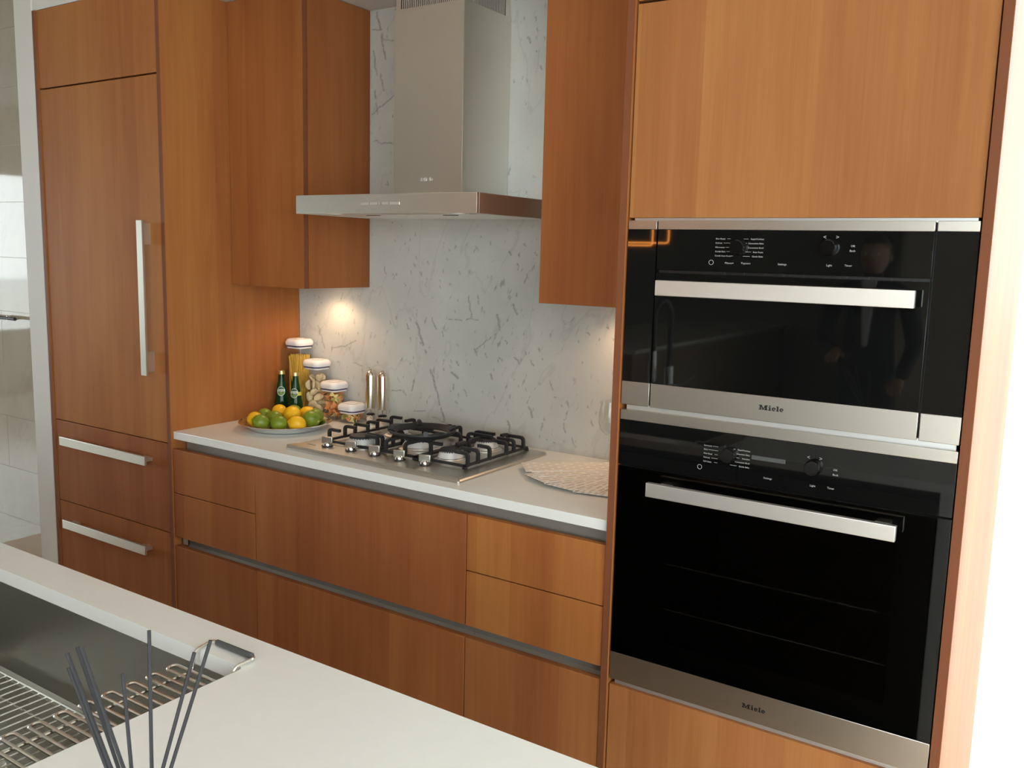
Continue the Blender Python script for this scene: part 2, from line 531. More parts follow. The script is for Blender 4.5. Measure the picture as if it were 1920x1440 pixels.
def obj(name, b, mat, parent=None, smooth=20, recalc=True, **tags):
    bm = b.bm if isinstance(b, B) else b
    if recalc:
        bmesh.ops.recalc_face_normals(bm, faces=bm.faces)
    me = bpy.data.meshes.new(name)
    if parent is not None:
        org = ORG[parent.name]
    else:
        xs = [v.co.x for v in bm.verts]; ys = [v.co.y for v in bm.verts]; zs = [v.co.z for v in bm.verts]
        org = Vector(((min(xs) + max(xs)) / 2, (min(ys) + max(ys)) / 2, min(zs)))
    for v in bm.verts:
        v.co -= org
    bm.to_mesh(me)
    bm.free()
    if smooth:
        me.polygons.foreach_set('use_smooth', [True] * len(me.polygons))
        me.set_sharp_from_angle(angle=math.radians(smooth))
    o = bpy.data.objects.new(name, me)
    if parent is None:
        o.location = org
    ORG[o.name] = org
    link(o, mat, parent, tags)
    return o


def thing(name, loc, label, cat, group=None, **kw):
    o = bpy.data.objects.new(name, None)
    o.empty_display_size = 0.05
    o.location = loc
    ORG[o.name] = Vector(loc)
    d = dict(label=label, category=cat, group=group)
    d.update(kw)
    return link(o, None, None, d)


def rsq(cx, cy, z, h, r, n=6, hy=None):
    """rounded rectangle loop"""
    hy = h if hy is None else hy
    out = []
    for q, (sx, sy) in enumerate(((1, 1), (-1, 1), (-1, -1), (1, -1))):
        for i in range(n + 1):
            a = q * PI / 2 + PI / 2 * i / n
            out.append((cx + sx * (h - r) + r * math.cos(a), cy + sy * (hy - r) + r * math.sin(a), z))
    return out


def arc_path(pts, rad, n=5):
    """polyline with rounded corners"""
    pts = [Vector(p) for p in pts]
    out = [pts[0]]
    for a, p, c in zip(pts, pts[1:], pts[2:]):
        u = (a - p); w = (c - p)
        r = min(rad, u.length * 0.49, w.length * 0.49)
        p0 = p + u.normalized() * r
        p1 = p + w.normalized() * r
        for i in range(n + 1):
            t = i / n
            out.append(p0 * (1 - t) ** 2 + p * 2 * t * (1 - t) + p1 * t * t)
    out.append(pts[-1])
    return out


def text_into(b, body, size, x, y, z, align='LEFT', off=0.0, ext=0.0002):
    """flat lettering facing -y"""
    cu = bpy.data.curves.new('lettering', 'FONT')
    cu.body = body
    cu.size = size
    cu.align_x = align
    cu.extrude = ext
    cu.offset = off
    cu.resolution_u = 2
    o = bpy.data.objects.new('lettering', cu)
    COL.objects.link(o)
    dg = bpy.context.evaluated_depsgraph_get()
    me = bpy.data.meshes.new_from_object(o.evaluated_get(dg))
    me.transform(Matrix.Translation((x, y, z)) @ Matrix.Rotation(PI / 2, 4, 'X'))
    b.bm.from_mesh(me)
    bpy.data.objects.remove(o)
    bpy.data.curves.remove(cu)
    bpy.data.meshes.remove(me)


def logo_into(b, x, y, z, w, xf=None, dep=0.0006):
    """heavy slab lettering  M i e l e , total width w, facing -y, lower left corner at (x, z)"""
    k = w / 5.3
    polys = [
        [(0, 0), (0.62, 0), (0.62, 0.17), (0.50, 0.17), (0.50, 0.62), (0.80, 0.0), (0.98, 0.0), (1.28, 0.62), (1.28, 0.17), (1.12, 0.17), (1.12, 0), (1.86, 0), (1.86, 0.17), (1.70, 0.17),
         (1.70, 0.86), (1.86, 0.86), (1.86, 1.03), (1.28, 1.03), (0.93, 0.36), (0.58, 1.03), (0, 1.03), (0, 0.86), (0.16, 0.86), (0.16, 0.17), (0, 0.17)],
        [(2.0, 0), (2.58, 0), (2.58, 0.15), (2.46, 0.15), (2.46, 0.72), (2.0, 0.72), (2.0, 0.57), (2.12, 0.57), (2.12, 0.15), (2.0, 0.15)],
        [(2.12, 0.83), (2.46, 0.83), (2.46, 1.05), (2.12, 1.05)],
        [(3.62, 0), (4.22, 0), (4.22, 0.15), (4.10, 0.15), (4.10, 1.05), (3.62, 1.05), (3.62, 0.90), (3.75, 0.90), (3.75, 0.15), (3.62, 0.15)],
    ]

    def ee(ox):
        o, i_ = [], []
        n = 22
        for q in range(n + 1):
            a = math.radians(0 + 318 * q / n)
            o.append((ox + 0.42 + 0.42 * math.cos(a), 0.37 + 0.39 * math.sin(a)))
            i_.append((ox + 0.42 + 0.17 * math.cos(a), 0.37 + 0.19 * math.sin(a)))
        for q in range(n):
            polys.append([o[q], o[q + 1], i_[q + 1], i_[q]])
        polys.append([(ox + 0.2, 0.31), (ox + 0.84, 0.31), (ox + 0.84, 0.43), (ox + 0.2, 0.43)])
    ee(2.70)
    ee(4.32)
    f0 = (lambda u, v: (x + u * k, y, z + v * k)) if xf is None else (lambda u, v: xf(u * k, v * k, 0.0))
    f1 = (lambda u, v: (x + u * k, y - dep, z + v * k)) if xf is None else (lambda u, v: xf(u * k, v * k, dep))
    for p in polys:
        b.prism(p, f0, f1)


def copy_obj(src, loc, rot=(0, 0, 0), scale=(1, 1, 1), **tags):
    o = src.copy()
    o.location, o.rotation_euler, o.scale = loc, rot, scale
    COL.objects.link(o)
    for k, v in tags.items():
        o[k] = v
    return o


ST = dict(kind='structure')
# ------------------------------------------------------------------ the setting
obj('floor', B().box(-1.21, 5.95, -8.3, 0.15, -0.06, 0.0), 'oak', **ST)
obj('floor_stone', B().box(-6.2, -1.21, -8.3, 0.15, -0.06, 0.0), 'floor_tile', **ST)
obj('ceiling', B().box(-6.2, 5.95, -8.3, 0.25, CEIL, CEIL + 0.1), 'ceil', **ST)
wall_back = obj('wall_back', B().box(-0.005, XT - 0.065, 0.022, 0.18, 0.0, CEIL), 'wall', **ST)
# marble splashback slab, its veining stored on a fine grid
STROKES = [(1.395, 1.316, 1.436, 1.226, 3.7), (1.438, 1.216, 1.46, 1.19, 2.4), (1.465, 1.144, 1.498, 1.064, 3.1), (1.498, 1.064, 1.534, 0.962, 2.4), (1.351, 1.307, 1.359, 1.289, 1.8), (1.759, 1.365, 1.771, 1.322, 3.4), (1.813, 1.42, 1.842, 1.373, 2.1), (1.657, 1.252, 1.68, 1.2, 2.7), (1.829, 1.239, 1.858, 1.198, 2.7), (1.811, 1.008, 1.831, 0.945, 2.7), (1.905, 1.217, 1.917, 1.2, 1.8), (1.564, 1.144, 1.593, 1.126, 3.4), (1.554, 1.168, 1.562, 1.144, 1.5), (1.728, 1.172, 1.744, 1.137, 2.4), (1.635, 1.426, 1.648, 1.35, 1.5), (1.674, 1.428, 1.679, 1.398, 1.2), (1.837, 1.543, 1.841, 1.522, 1.8), (1.803, 1.584, 1.812, 1.573, 2.4), (1.862, 1.611, 1.876, 1.594, 1.8), (1.879, 1.51, 1.882, 1.496, 1.5), (1.846, 1.58, 1.846, 1.568, 1.8), (2.076, 0.969, 2.093, 0.94, 1.8), (2.146, 1.038, 2.153, 1.022, 1.5), (2.042, 1.016, 2.049, 0.986, 1.2), (2.05, 1.094, 2.06, 1.073, 1.5), (1.386, 1.096, 1.378, 1.057, 1.8), (1.574, 1.102, 1.583, 1.054, 1.5), (1.62, 1.089, 1.634, 1.063, 1.5), (1.47, 1.339, 1.49, 1.297, 1.2), (1.41, 1.502, 1.417, 1.488, 1.5), (1.238, 1.517, 1.246, 1.489, 1.5), (1.38, 1.533, 1.388, 1.521, 1.5), (1.981, 1.155, 1.998, 1.123, 1.2), (0.88, 1.283, 0.92, 1.182, 1.5), (0.971, 1.189, 1.034, 1.198, 0.9), (1.034, 1.198, 1.092, 1.225, 0.9), (1.079, 1.138, 1.167, 1.123, 0.9), (1.669, 1.235, 1.774, 1.311, 0.8), (1.547, 1.338, 1.695, 1.341, 0.8), (1.27, 1.046, 1.337, 1.05, 0.9), (1.337, 1.05, 1.366, 1.024, 0.9), (1.387, 0.982, 1.443, 0.988, 0.9), (1.476, 0.97, 1.546, 0.951, 0.9), (1.9, 1.054, 1.915, 1.021, 1.8), (1.66, 1.602, 1.675, 1.585, 1.5), (1.447, 1.541, 1.451, 1.532, 1.5), (1.503, 1.456, 1.507, 1.447, 1.5), (1.796, 1.277, 1.804, 1.266, 1.5), (1.712, 1.227, 1.72, 1.212, 1.5), (1.629, 1.193, 1.629, 1.178, 1.2), (1.588, 1.186, 1.596, 1.172, 1.5), (1.301, 1.335, 1.297, 1.322, 1.5), (1.938, 1.139, 1.948, 1.132, 1.8), (1.999, 1.1, 2.019, 1.091, 0.9), (2.118, 1.331, 2.128, 1.321, 1.5), (2.19, 1.36, 2.197, 1.348, 0.9), (1.517, 1.293, 1.525, 1.257, 0.9), (1.196, 2.44, 1.22, 2.344, 2.9), (1.22, 2.344, 1.238, 2.271, 2.4), (1.173, 2.381, 1.22, 2.376, 1.2), (1.22, 2.344, 1.276, 2.331, 1.2), (1.178, 2.305, 1.197, 2.218, 2.4), (1.215, 2.221, 1.231, 2.159, 2.0), (1.171, 2.077, 1.278, 2.14, 1.5), (1.187, 2.162, 1.2, 2.075, 2.0), (1.18, 1.98, 1.279, 1.966, 1.2), (1.244, 1.851, 1.254, 1.818, 2.0), (1.855, 2.281, 1.868, 2.263, 2.0), (1.908, 2.192, 1.915, 2.175, 2.4)]


def wander(st, rn):
    out = []
    for (ax, az, bx, bz, w) in st:
        L_ = math.hypot(bx - ax, bz - az)
        n_ = max(2, int(L_ / 0.014))
        px_, pz_, pw = ax, az, w * rn.uniform(0.5, 0.9)
        for i in range(1, n_ + 1):
            t = i / n_
            k = (0.15 if i == n_ else 1.0) * 0.0045
            qx, qz = ax + (bx - ax) * t + rn.uniform(-k, k), az + (bz - az) * t + rn.uniform(-k, k)
            qw = w * rn.uniform(0.35, 1.25)
            if rn.random() > 0.16:
                out.append((px_, pz_, qx, qz, (pw + qw) / 2))
            px_, pz_, pw = qx, qz, qw
    # scattered small flecks between the large ones, leaning the same way
    for _ in range(330):
        x, z = rn.uniform(XB, XE), rn.uniform(0.92, ZT)
        l = rn.uniform(0.002, 0.013)
        a = math.radians(rn.gauss(-68, 14))
        out.append((x, z, x + l * math.cos(a), z + l * math.sin(a), rn.uniform(0.5, 1.3)))
    return out


STROKES = wander(STROKES, random.Random(21))


def slab():
    x0, x1, z0, z1, st = XB, XE, 0.86, ZT, 0.004
    nx, nz = int((x1 - x0) / st), int((z1 - z0) / st)
    val = [[0.0] * (nx + 1) for _ in range(nz + 1)]
    for (ax, az, bx, bz, w) in STROKES:
        w = max(w, 0.6) / 1000 * 2.1 + 0.0022
        L2 = (bx - ax) ** 2 + (bz - az) ** 2 + 1e-9
        for j in range(max(0, int((min(az, bz) - w - z0) / st)), min(nz, int((max(az, bz) + w - z0) / st) + 1) + 1):
            for i in range(max(0, int((min(ax, bx) - w - x0) / st)), min(nx, int((max(ax, bx) + w - x0) / st) + 1) + 1):
                px, pz = x0 + (x1 - x0) * i / nx, z0 + (z1 - z0) * j / nz
                h = max(0, min(1, ((px - ax) * (bx - ax) + (pz - az) * (bz - az)) / L2))
                d = math.hypot(px - ax - h * (bx - ax), pz - az - h * (bz - az))
                val[j][i] = max(val[j][i], 1 - d / w)
    V = [(x0 + (x1 - x0) * i / nx, 0.0, z0 + (z1 - z0) * j / nz) for j in range(nz + 1) for i in range(nx + 1)]
    F = [(j * (nx + 1) + i, j * (nx + 1) + i + 1, (j + 1) * (nx + 1) + i + 1, (j + 1) * (nx + 1) + i) for j in range(nz) for i in range(nx)]
    a = [val[j][i] for j in range(nz + 1) for i in range(nx + 1)]
    k = len(V)
    V += [(x0, 0.02, z0), (x1, 0.02, z0), (x1, 0.02, z1), (x0, 0.02, z1)]
    F += [(k, k + 3, k + 2, k + 1)]
    a += [0.0] * 4
    c = [0, nx, nz * (nx + 1) + nx, nz * (nx + 1)]
    F += [(k, k + 1, c[1], c[0]), (k + 1, k + 2, c[2], c[1]), (k + 2, k + 3, c[3], c[2]), (k + 3, k, c[0], c[3])]
    V = [Vector(v) - ORG['wall_back'] for v in V]
    me = bpy.data.meshes.new('marble_splashback')
    me.from_pydata(V, [], F)
    at = me.attributes.new('vein', 'FLOAT', 'POINT')
    at.data.foreach_set('value', a)
    o = bpy.data.objects.new('marble_splashback', me)
    link(o, 'marble', wall_back, dict(label='polished white marble slab with grey flecks'))


slab()
# partition wall whose end shows beside the refrigerator, and the boxed-in soffit over the cabinets
obj('wall_partition', B().box(-0.130, -0.006, -0.62, 0.17, 0.0, CEIL, 0.002), 'wall', **ST)
obj('trim_soffit', B().box(-0.006, XT + 0.08, -D + 0.006, 0.022, ZT + 0.001, CEIL), 'wall', **ST)
# tiled wall of the neighbouring bay
wf = obj('wall_tiled', B().box(-6.2, -0.130, 0.031, 0.17, 0.0, CEIL), 'grout', **ST)
tile_src = None
for r in range(10):
    for c in range(5):
        x0 = -0.131 - 0.6 * (c + 1) - (0.3 if r % 2 else 0.0)
        x1 = min(x0 + 0.598, -0.1305)
        o = obj('tile', B().box(x0, x1, 0.028, 0.0312, r * 0.2975 + 0.001, min((r + 1) * 0.2975 - 0.001, CEIL - 0.001)), 'tile', wf, smooth=0)
# side and rear walls
obj('wall_left', B().box(-6.25, -6.1, -8.3, -4.4, 0, CEIL).box(-6.25, -6.1, -0.8, 0.17, 0, CEIL).box(-6.25, -6.1, -4.4, -0.8, 0, 0.6).box(-6.25, -6.1, -4.4, -0.8, 2.3, CEIL), 'wall', **ST)
obj('wall_rear', B().box(-6.2, 2.25, -8.30, -8.20, 0, CEIL).box(2.25, 2.35, -8.3, -5.60, 0, CEIL).box(2.35, 2.90, -5.70, -5.60, 0, CEIL).box(2.90, 5.95, -5.70, -5.60, 2.7, CEIL), 'grey_wall', **ST)
obj('wall_right', B().box(5.88, 5.98, -5.7, -5.4, 0, CEIL).box(5.88, 5.98, -1.6, 0.25, 0, CEIL).box(5.88, 5.98, -5.4, -1.6, 2.7, CEIL), 'wall', **ST)


def window(name, x0, x1, y0, y1, z0, z1, n, lab):
    """framed glazing; the thin axis tells which way it faces"""
    alongx = (x1 - x0) > (y1 - y0)
    fr = B()
    t = 0.05
    L_ = (x1 - x0) if alongx else (y1 - y0)

    def bx(a0, a1, c0, c1):
        if alongx:
            fr.box(x0 + a0, x0 + a1, y0, y1, c0, c1, 0.003)
        else:
            fr.box(x0, x1, y0 + a0, y0 + a1, c0, c1, 0.003)
    bx(0, L_, z0, z0 + t); bx(0, L_, z1 - t, z1)
    for i in range(n + 1):
        c = i * L_ / n
        a = max(0, c - t / 2); e = min(L_, c + t / 2)
        if i == 0: a, e = 0, t
        if i == n: a, e = L_ - t, L_
        bx(a, e, z0 + t, z1 - t)
    o = obj(name, fr, 'alu_bright', None, label=lab, **ST)
    for i in range(n):
        a, e = i * L_ / n + t / 2, (i + 1) * L_ / n - t / 2
        if i == 0: a = t
        if i == n - 1: e = L_ - t
        if alongx:
            pb = B().box(x0 + a, x0 + e, (y0 + y1) / 2 - 0.003, (y0 + y1) / 2 + 0.003, z0 + t, z1 - t)
        else:
            pb = B().box((x0 + x1) / 2 - 0.003, (x0 + x1) / 2 + 0.003, y0 + a, y0 + e, z0 + t, z1 - t)
        obj('pane', pb, 'pane', o)


window('window_1', XT - 0.06, 4.50, 0.10, 0.16, 0.0, 2.75, 1, 'tall bright window beside the oven cabinet')
window('window_4', 2.90, 5.88, -5.68, -5.62, 0.0, 2.7, 3, 'storefront window in the rear wall')
window('window_2', 5.90, 5.96, -5.4, -1.6, 0.0, 2.7, 4, 'long storefront window along the right wall')
window('window_3', -6.20, -6.14, -4.4, -0.8, 0.6, 2.3, 3, 'window in the far left wall')
obj('wall_head', B().box(XT - 0.065, 4.50, 0.08, 0.18, 2.75, CEIL).box(4.50, 5.95, 0.08, 0.18, 0.0, CEIL), 'wall', **ST)
obj('ground_outside', B().box(-40, 40, -40, 40, -0.30, -0.20), 'concrete', **ST)

# ------------------------------------------------------------------ tall refrigerator unit
fr = thing('refrigerator_cabinet', ((XA + XB) / 2, -0.3, 0), 'tall wood-panelled built-in refrigerator with long steel bar handles', 'refrigerator')
obj('side_panel', B().box(XA, XA + PT, -D, -0.001, 0, ZT, 0.0012), 'wood', fr, idx=1)
obj('side_panel', B().box(XB - PT, XB, -D, -0.001, 0, ZT, 0.0012), 'wood', fr, idx=2)
for pq in ((XA, XA + PT), (XB - PT, XB)):
    obj('edge_band', B().box(pq[0] + 0.0002, pq[1] - 0.0005, -D - 0.0008, -D, 0, ZT), 'edge', fr, idx=4)
obj('carcass', B().box(XA + PT, XB - PT, -0.594, 0.0, 0.10, ZT - 0.002), 'wood_dark', fr)
obj('toe_kick', B().box(XA + PT, XB - PT, -0.56, -0.545, 0.0, 0.10), 'wood_dark', fr)
fx0, fx1 = XA + PT + 0.003, XB - PT - 0.003
obj('top_door', B().box(fx0, fx1, -0.617, -0.595, ZF1 + 0.003, ZT - 0.002, 0.001), 'wood', fr, idx=3)
fd = obj('door', B().box(fx0, fx1, -0.617, -0.595, ZF2 + 0.0018, ZF1 - 0.003, 0.001), 'wood', fr, idx=3)
d1 = obj('drawer', B().box(fx0, fx1, -0.617, -0.595, ZF3 + 0.002, ZF2 - 0.0018, 0.001), 'wood', fr, idx=5)
d2 = obj('drawer', B().box(fx0, fx1, -0.617, -0.595, 0.105, ZF3 - 0.002, 0.001), 'wood', fr, idx=6)


def bar_handle(parent, horiz, a0, a1, c0, c1, depth=0.042):
    b = B()
    yf = -0.617 - depth
    if horiz:
        b.box(a0, a1, yf, yf + 0.010, c0, c1, 0.0012)
        for e0, e1 in ((a0 + 0.012, a0 + 0.062), (a1 - 0.062, a1 - 0.012)):
            b.box(e0, e1, yf + 0.009, -0.6165, (c0 + c1) / 2 - 0.007, (c0 + c1) / 2 + 0.007, 0.001)
    else:
        b.box(a0, a1, yf, yf + 0.010, c0, c1, 0.0012)
        for e0, e1 in ((c0 + 0.010, c0 + 0.085), (c1 - 0.085, c1 - 0.010)):
            b.box((a0 + a1) / 2 - 0.007, (a0 + a1) / 2 + 0.007, yf + 0.009, -0.6165, e0, e1, 0.001)
    obj('handle', b, 'handle', parent, label='flat brushed steel bar handle')


bar_handle(fd, False, 0.670, 0.702, 1.113, 1.661)
bar_handle(d1, True, 0.115, 0.672, 0.780, 0.8145)
bar_handle(d2, True, 0.110, 0.656, 0.438, 0.473)


# ------------------------------------------------------------------ wall cabinets
def puck_light(parent, x, y, z, power):
    b = B().lathe([(0.0, z - 0.004), (0.026, z - 0.004), (0.030, z)], (x, y, 0), 24)
    obj('puck_light', b, 'puck', parent, label='small lit warm puck light')
    l = bpy.data.lights.new('puck_lamp', 'SPOT')
    l.energy = power
    l.color = (1.0, 0.66, 0.40)
    l.spot_size = math.radians(150)
    l.spot_blend = 0.7
    l.shadow_soft_size = 0.03
    o = bpy.data.objects.new('puck_lamp', l)
    COL.objects.link(o)
    o.parent = parent
    o.location = Vector((x, y, z - 0.012)) - ORG[parent.name]


uc = thing('wall_cabinet', ((XB + XU2) / 2, -0.17, ZU), 'wood wall cabinet between the refrigerator panel and the hood', 'cabinet', 'wall cabinets beside the hood')
obj('body', B().box(XB + 0.001, XU2 - 0.018, -DU + 0.024, -0.001, ZU + 0.004, ZT - 0.001), 'edge', uc, idx=7)
obj('side_panel', B().box(XU2 - 0.018, XU2, -DU + 0.024, -0.001, ZU, ZT - 0.001, 0.001), 'wood', uc, idx=8)
ud = obj('door', B().box(XB + 0.002, XU2 - 0.0006, -DU, -DU + 0.021, ZU, ZT - 0.001, 0.001), 'wood', uc, idx=9)
obj('edge_band', B().box(XU2 - 0.0006, XU2, -DU + 0.001, -DU + 0.0205, ZU, ZT - 0.001), 'edge', ud, idx=9)
puck_light(uc, 1.015, -0.105, ZU + 0.003, 3.2)
uc2 = thing('wall_cabinet', ((XU3 + XE) / 2, -0.17, ZU), 'wood wall cabinet between the hood and the oven cabinet', 'cabinet', 'wall cabinets beside the hood')
obj('body', B().box(XU3 + 0.018, XE - 0.001, -DU + 0.024, -0.001, ZU + 0.004, ZT - 0.001), 'edge', uc2, idx=10)
obj('side_panel', B().box(XU3, XU3 + 0.018, -DU + 0.024, -0.001, ZU, ZT - 0.001, 0.001), 'wood', uc2, idx=11)
obj('door', B().box(XU3, XE - 0.002, -DU, -DU + 0.021, ZU, ZT - 0.001, 0.001), 'wood', uc2, idx=12)
puck_light(uc2, 2.30, -0.105, ZU + 0.003, 3.2)


# ------------------------------------------------------------------ base cabinets and worktop
def base_unit(x0, x1, uppers, label, i0, ids, end=False):
    t = thing('base_cabinet', ((x0 + x1) / 2, -0.3, 0), label, 'cabinet', 'base cabinets under the worktop')
    g = 0.0016
    obj('body', B().box(x0 + 0.0005, x1 - 0.0005, -0.545, -0.002, 0.10, ZCB - 0.001), 'wood_dark', t)
    obj('toe_kick', B().box(x0 + 0.0005, x1 - 0.0005, -0.555, -0.546, 0.0, 0.10), 'wood_dark', t)
    for (za, zb), i in zip(uppers, ids):
        obj('drawer', B().box(x0 + g, x1 - g, -DB, -DB + 0.022, za, zb, 0.0014), 'wood', t, idx=i)
    obj('drawer', B().box(x0 + g, x1 - g, -DB, -DB + 0.022, 0.104, ZB4, 0.0014), 'wood', t, idx=ids[-1] if len(ids) > len(uppers) else ids[0])
    xc0 = x0 + (0.016 if end else 0.0005)
    for (za, zb) in ((ZB1 - 0.05, ZCB - 0.0015), (ZB4 - 0.02, ZB3 + 0.02)):
        # C-shaped grip profile set back behind the fronts
        prof = [(-0.591, zb), (-0.560, zb), (-0.560, za), (-0.591, za), (-0.591, za + 0.003), (-0.575, za + 0.005), (-0.566, za + 0.016), (-0.566, zb - 0.012), (-0.575, zb - 0.004), (-0.591, zb - 0.003)]
        obj('grip_channel', B().prism(prof, lambda y, z: (xc0, y, z), lambda y, z: (x1 - 0.0005, y, z)), 'alu', t, label='recessed grey metal grip channel')
    if end:
        obj('channel_end', B().box(x0 + 0.013, x0 + 0.026, -0.5915, -0.587, ZB4 + 0.001, ZB3 - 0.001, 0.001).box(x0 + 0.0275, x0 + 0.036, -0.5915, -0.587, ZB4 + 0.001, ZB3 - 0.001, 0.001), 'alu_bright', t, label='pale metal end cap of the grip channel')
    return t


base_unit(XB, XC, [(ZB2 + 0.0016, ZB1), (ZB3, ZB2 - 0.0016)], 'wood base cabinet of three drawers beside the refrigerator', 0, [14, 14, 15], True)
base_unit(XC, XD, [(ZB3, ZB1)], 'wide wood base cabinet with two deep fronts under the cooktop', 0, [16, 17])
base_unit(XD, XE, [(ZB2 + 0.0016, ZB1), (ZB3, ZB2 - 0.0016)], 'wood base cabinet of three drawers beside the oven cabinet', 0, [18, 18, 19])
obj('worktop', B().box(XB + 0.0005, XE - 0.0005, -DCT, -0.0005, ZCB, ZC, 0.0015), 'quartz', None, label='long white stone worktop between refrigerator and oven cabinet', category='worktop')

# ------------------------------------------------------------------ oven tower cabinet
tw = thing('oven_cabinet', ((XE + XT) / 2, -0.3, 0), 'tall wood cabinet housing the two built-in ovens', 'cabinet')
obj('side_panel', B().box(XE, XE + PT, -D, -0.001, 0, ZT, 0.0012), 'wood', tw, idx=20)
obj('side_panel', B().box(XT - PT, XT, -D, 0.095, 0, ZT, 0.0012), 'wood', tw, idx=21)
for pq in ((XE, XE + PT), (XT - PT, XT)):
    obj('edge_band', B().box(pq[0] + 0.0005, pq[1] - 0.001, -D - 0.0008, -D, 0, ZT), 'edge', tw, idx=24)
for q in ((-0.58, 1.672, ZT - 0.002), (-0.58, 0.10, 0.490), (-0.05, 0.491, 1.671)):
    obj('carcass', B().box(XE + PT, XT - PT, q[0], -0.001, q[1], q[2]), 'wood_dark', tw)
obj('toe_kick', B().box(XE + PT, XT - PT, -0.56, -0.545, 0.0, 0.10), 'wood_dark', tw)
obj('upper_door', B().box(OX0, OX1, YO, YO + 0.022, 2.1625, ZT - 0.002, 0.001), 'wood', tw, idx=22)
obj('upper_door', B().box(OX0, OX1, YO, YO + 0.022, 1.6695, 2.156, 0.001), 'wood', tw, idx=22)
obj('lower_door', B().box(OX0, OX1, YO, YO + 0.022, 0.105, 0.488, 0.001), 'wood', tw, idx=23)
for za, zb in ((1.2085, 1.2185), (0.4925, 0.5015), (1.6645, 1.668)):
    obj('filler_strip', B().box(OX0 + 0.010, OX1 - 0.006, YO + 0.010, YO + 0.016, za - 0.004, zb + 0.004), 'alu_bright', tw, label='thin pale metal strip')


# ------------------------------------------------------------------ speed oven
def oven_handle(parent, x0, x1, z0, z1):
    b = B().box(x0, x1, YO - 0.050, YO - 0.036, z0, z1, 0.0015)
    for e in (x0 + 0.02, x1 - 0.05):
        b.box(e, e + 0.03, YO - 0.037, YO - 0.0005, (z0 + z1) / 2 - 0.009, (z0 + z1) / 2 + 0.009, 0.001)
    obj('handle', b, 'steel_light', parent, label='wide flat satin steel handle')


def knob_into(parent, x, z):
    b = B().lathe([(0.0, 0.021), (0.0150, 0.021), (0.0165, 0.018), (0.0170, 0.0), (0.0, 0.0)], (x, YO - 0.002, z), 28, axis='y')
    k = obj('knob', b, 'gloss_black', parent, label='black rotary selector knob')
    obj('knob_ring', B().lathe([(0.0170, 0.0), (0.0182, 0.0), (0.0182, 0.005), (0.0170, 0.007)], (x, YO - 0.002, z), 28, axis='y'), 'gloss_black', k)


def printing(parent, zoff, left, right, bottoms):
    b = B()
    y = YO - 0.0022
    zs = [0.0, -0.0095, -0.019, -0.0285, -0.038]
    for w, dz in zip(left, zs):
        text_into(b, w, 0.0050, 2.7793, y, zoff + dz - 0.0018)
        b.box(2.7793 + 0.0026 * len(w) + 0.001, 2.814, y - 0.0002, y, zoff + dz - 0.0004, zoff + dz + 0.0004)
    for w, dz in zip(right, zs):
        text_into(b, w, 0.0050, 2.8900, y, zoff + dz - 0.0018, 'RIGHT')
        b.box(2.8445 if abs(dz + 0.019) > 0.012 else 2.8505, max(2.8525, 2.8890 - 0.0026 * len(w)), y - 0.0002, y, zoff + dz - 0.0004, zoff + dz + 0.0004)
    for (w, x, dz, sz) in bottoms:
        text_into(b, w, sz, x, y, zoff + dz - 0.0025, 'CENTER')
    # power symbol ring
    b.lathe([(0.0048, 0.0), (0.0058, 0.0), (0.0058, 0.0003), (0.0048, 0.0003)], (2.7714, y, zoff - 0.0535), 20, axis='y')
    obj('control_lettering', b, 'print', parent, smooth=0, kind='stuff', label='small pale lettering around the knobs')


so = thing('speed_oven', ((OX0 + OX1) / 2, -0.35, 1.2195), 'built-in speed oven in black glass and steel above the wall oven', 'oven')
za, zb = 1.2195, 1.6633
c0, c1 = 2.6368, 3.2336
obj('housing', B().box(OX0 + 0.004, OX1 - 0.004, -0.592, -0.07, za + 0.004, zb - 0.004), 'black', so)
for (xa, xb) in ((OX0, c0 - 0.0036), (c1 + 0.0042, OX1)):
    p = obj('side_filler', B().box(xa, xb, YO - 0.001, -0.5925, 1.2770, 1.6424), 'black_glass', so, smooth=0)
    obj('steel_edge', B().box(xa, xb, YO - 0.0025, -0.5925, 1.6426, zb, 0.001), 'steel', p)
    obj('steel_edge', B().box(xa, xb, YO - 0.0025, -0.5925, za, 1.2768, 0.001), 'steel', p)
cp = obj('control_panel', B().box(c0, c1, YO - 0.002, -0.5925, 1.5485, 1.6424, 0.0006), 'black_glass', so)
obj('steel_edge', B().box(c0, c1, YO - 0.0025, -0.5925, 1.6426, zb, 0.001), 'steel', cp)
obj('vent_grille', B().box(c0 + 0.002, c1 - 0.002, -0.604, -0.5925, 1.5425, 1.5485), 'black', so)
gv = B()
for i in range(13):
    x = c0 + 0.03 + i * 0.0445
    gv.box(x, x + 0.003, -0.608, -0.6035, 1.5422, 1.5488)
obj('vent_ribs', gv, 'enamel', so, kind='stuff')
dr = obj('door', B().box(c0, c1, YO - 0.002, -0.5925, 1.2772, 1.5425, 0.0008), 'black_glass', so)
st = obj('steel_edge', B().box(c0, c1, YO - 0.0025, -0.5925, za, 1.2770, 0.001), 'steel', dr)
lb = B(); logo_into(lb, 2.9033, YO - 0.0025, 1.2453, 0.0572)
obj('emblem', lb, 'ink', dr, smooth=0, label='black brand lettering on the steel strip')
oven_handle(dr, 2.657, 3.2150, 1.490, 1.5257)
knob_into(cp, 2.8343, 1.6041)
knob_into(cp, 3.0319, 1.6075)
obj('display', B().box(2.905, 2.985, YO - 0.0022, YO - 0.0019, 1.589, 1.612), 'black_glass', cp)
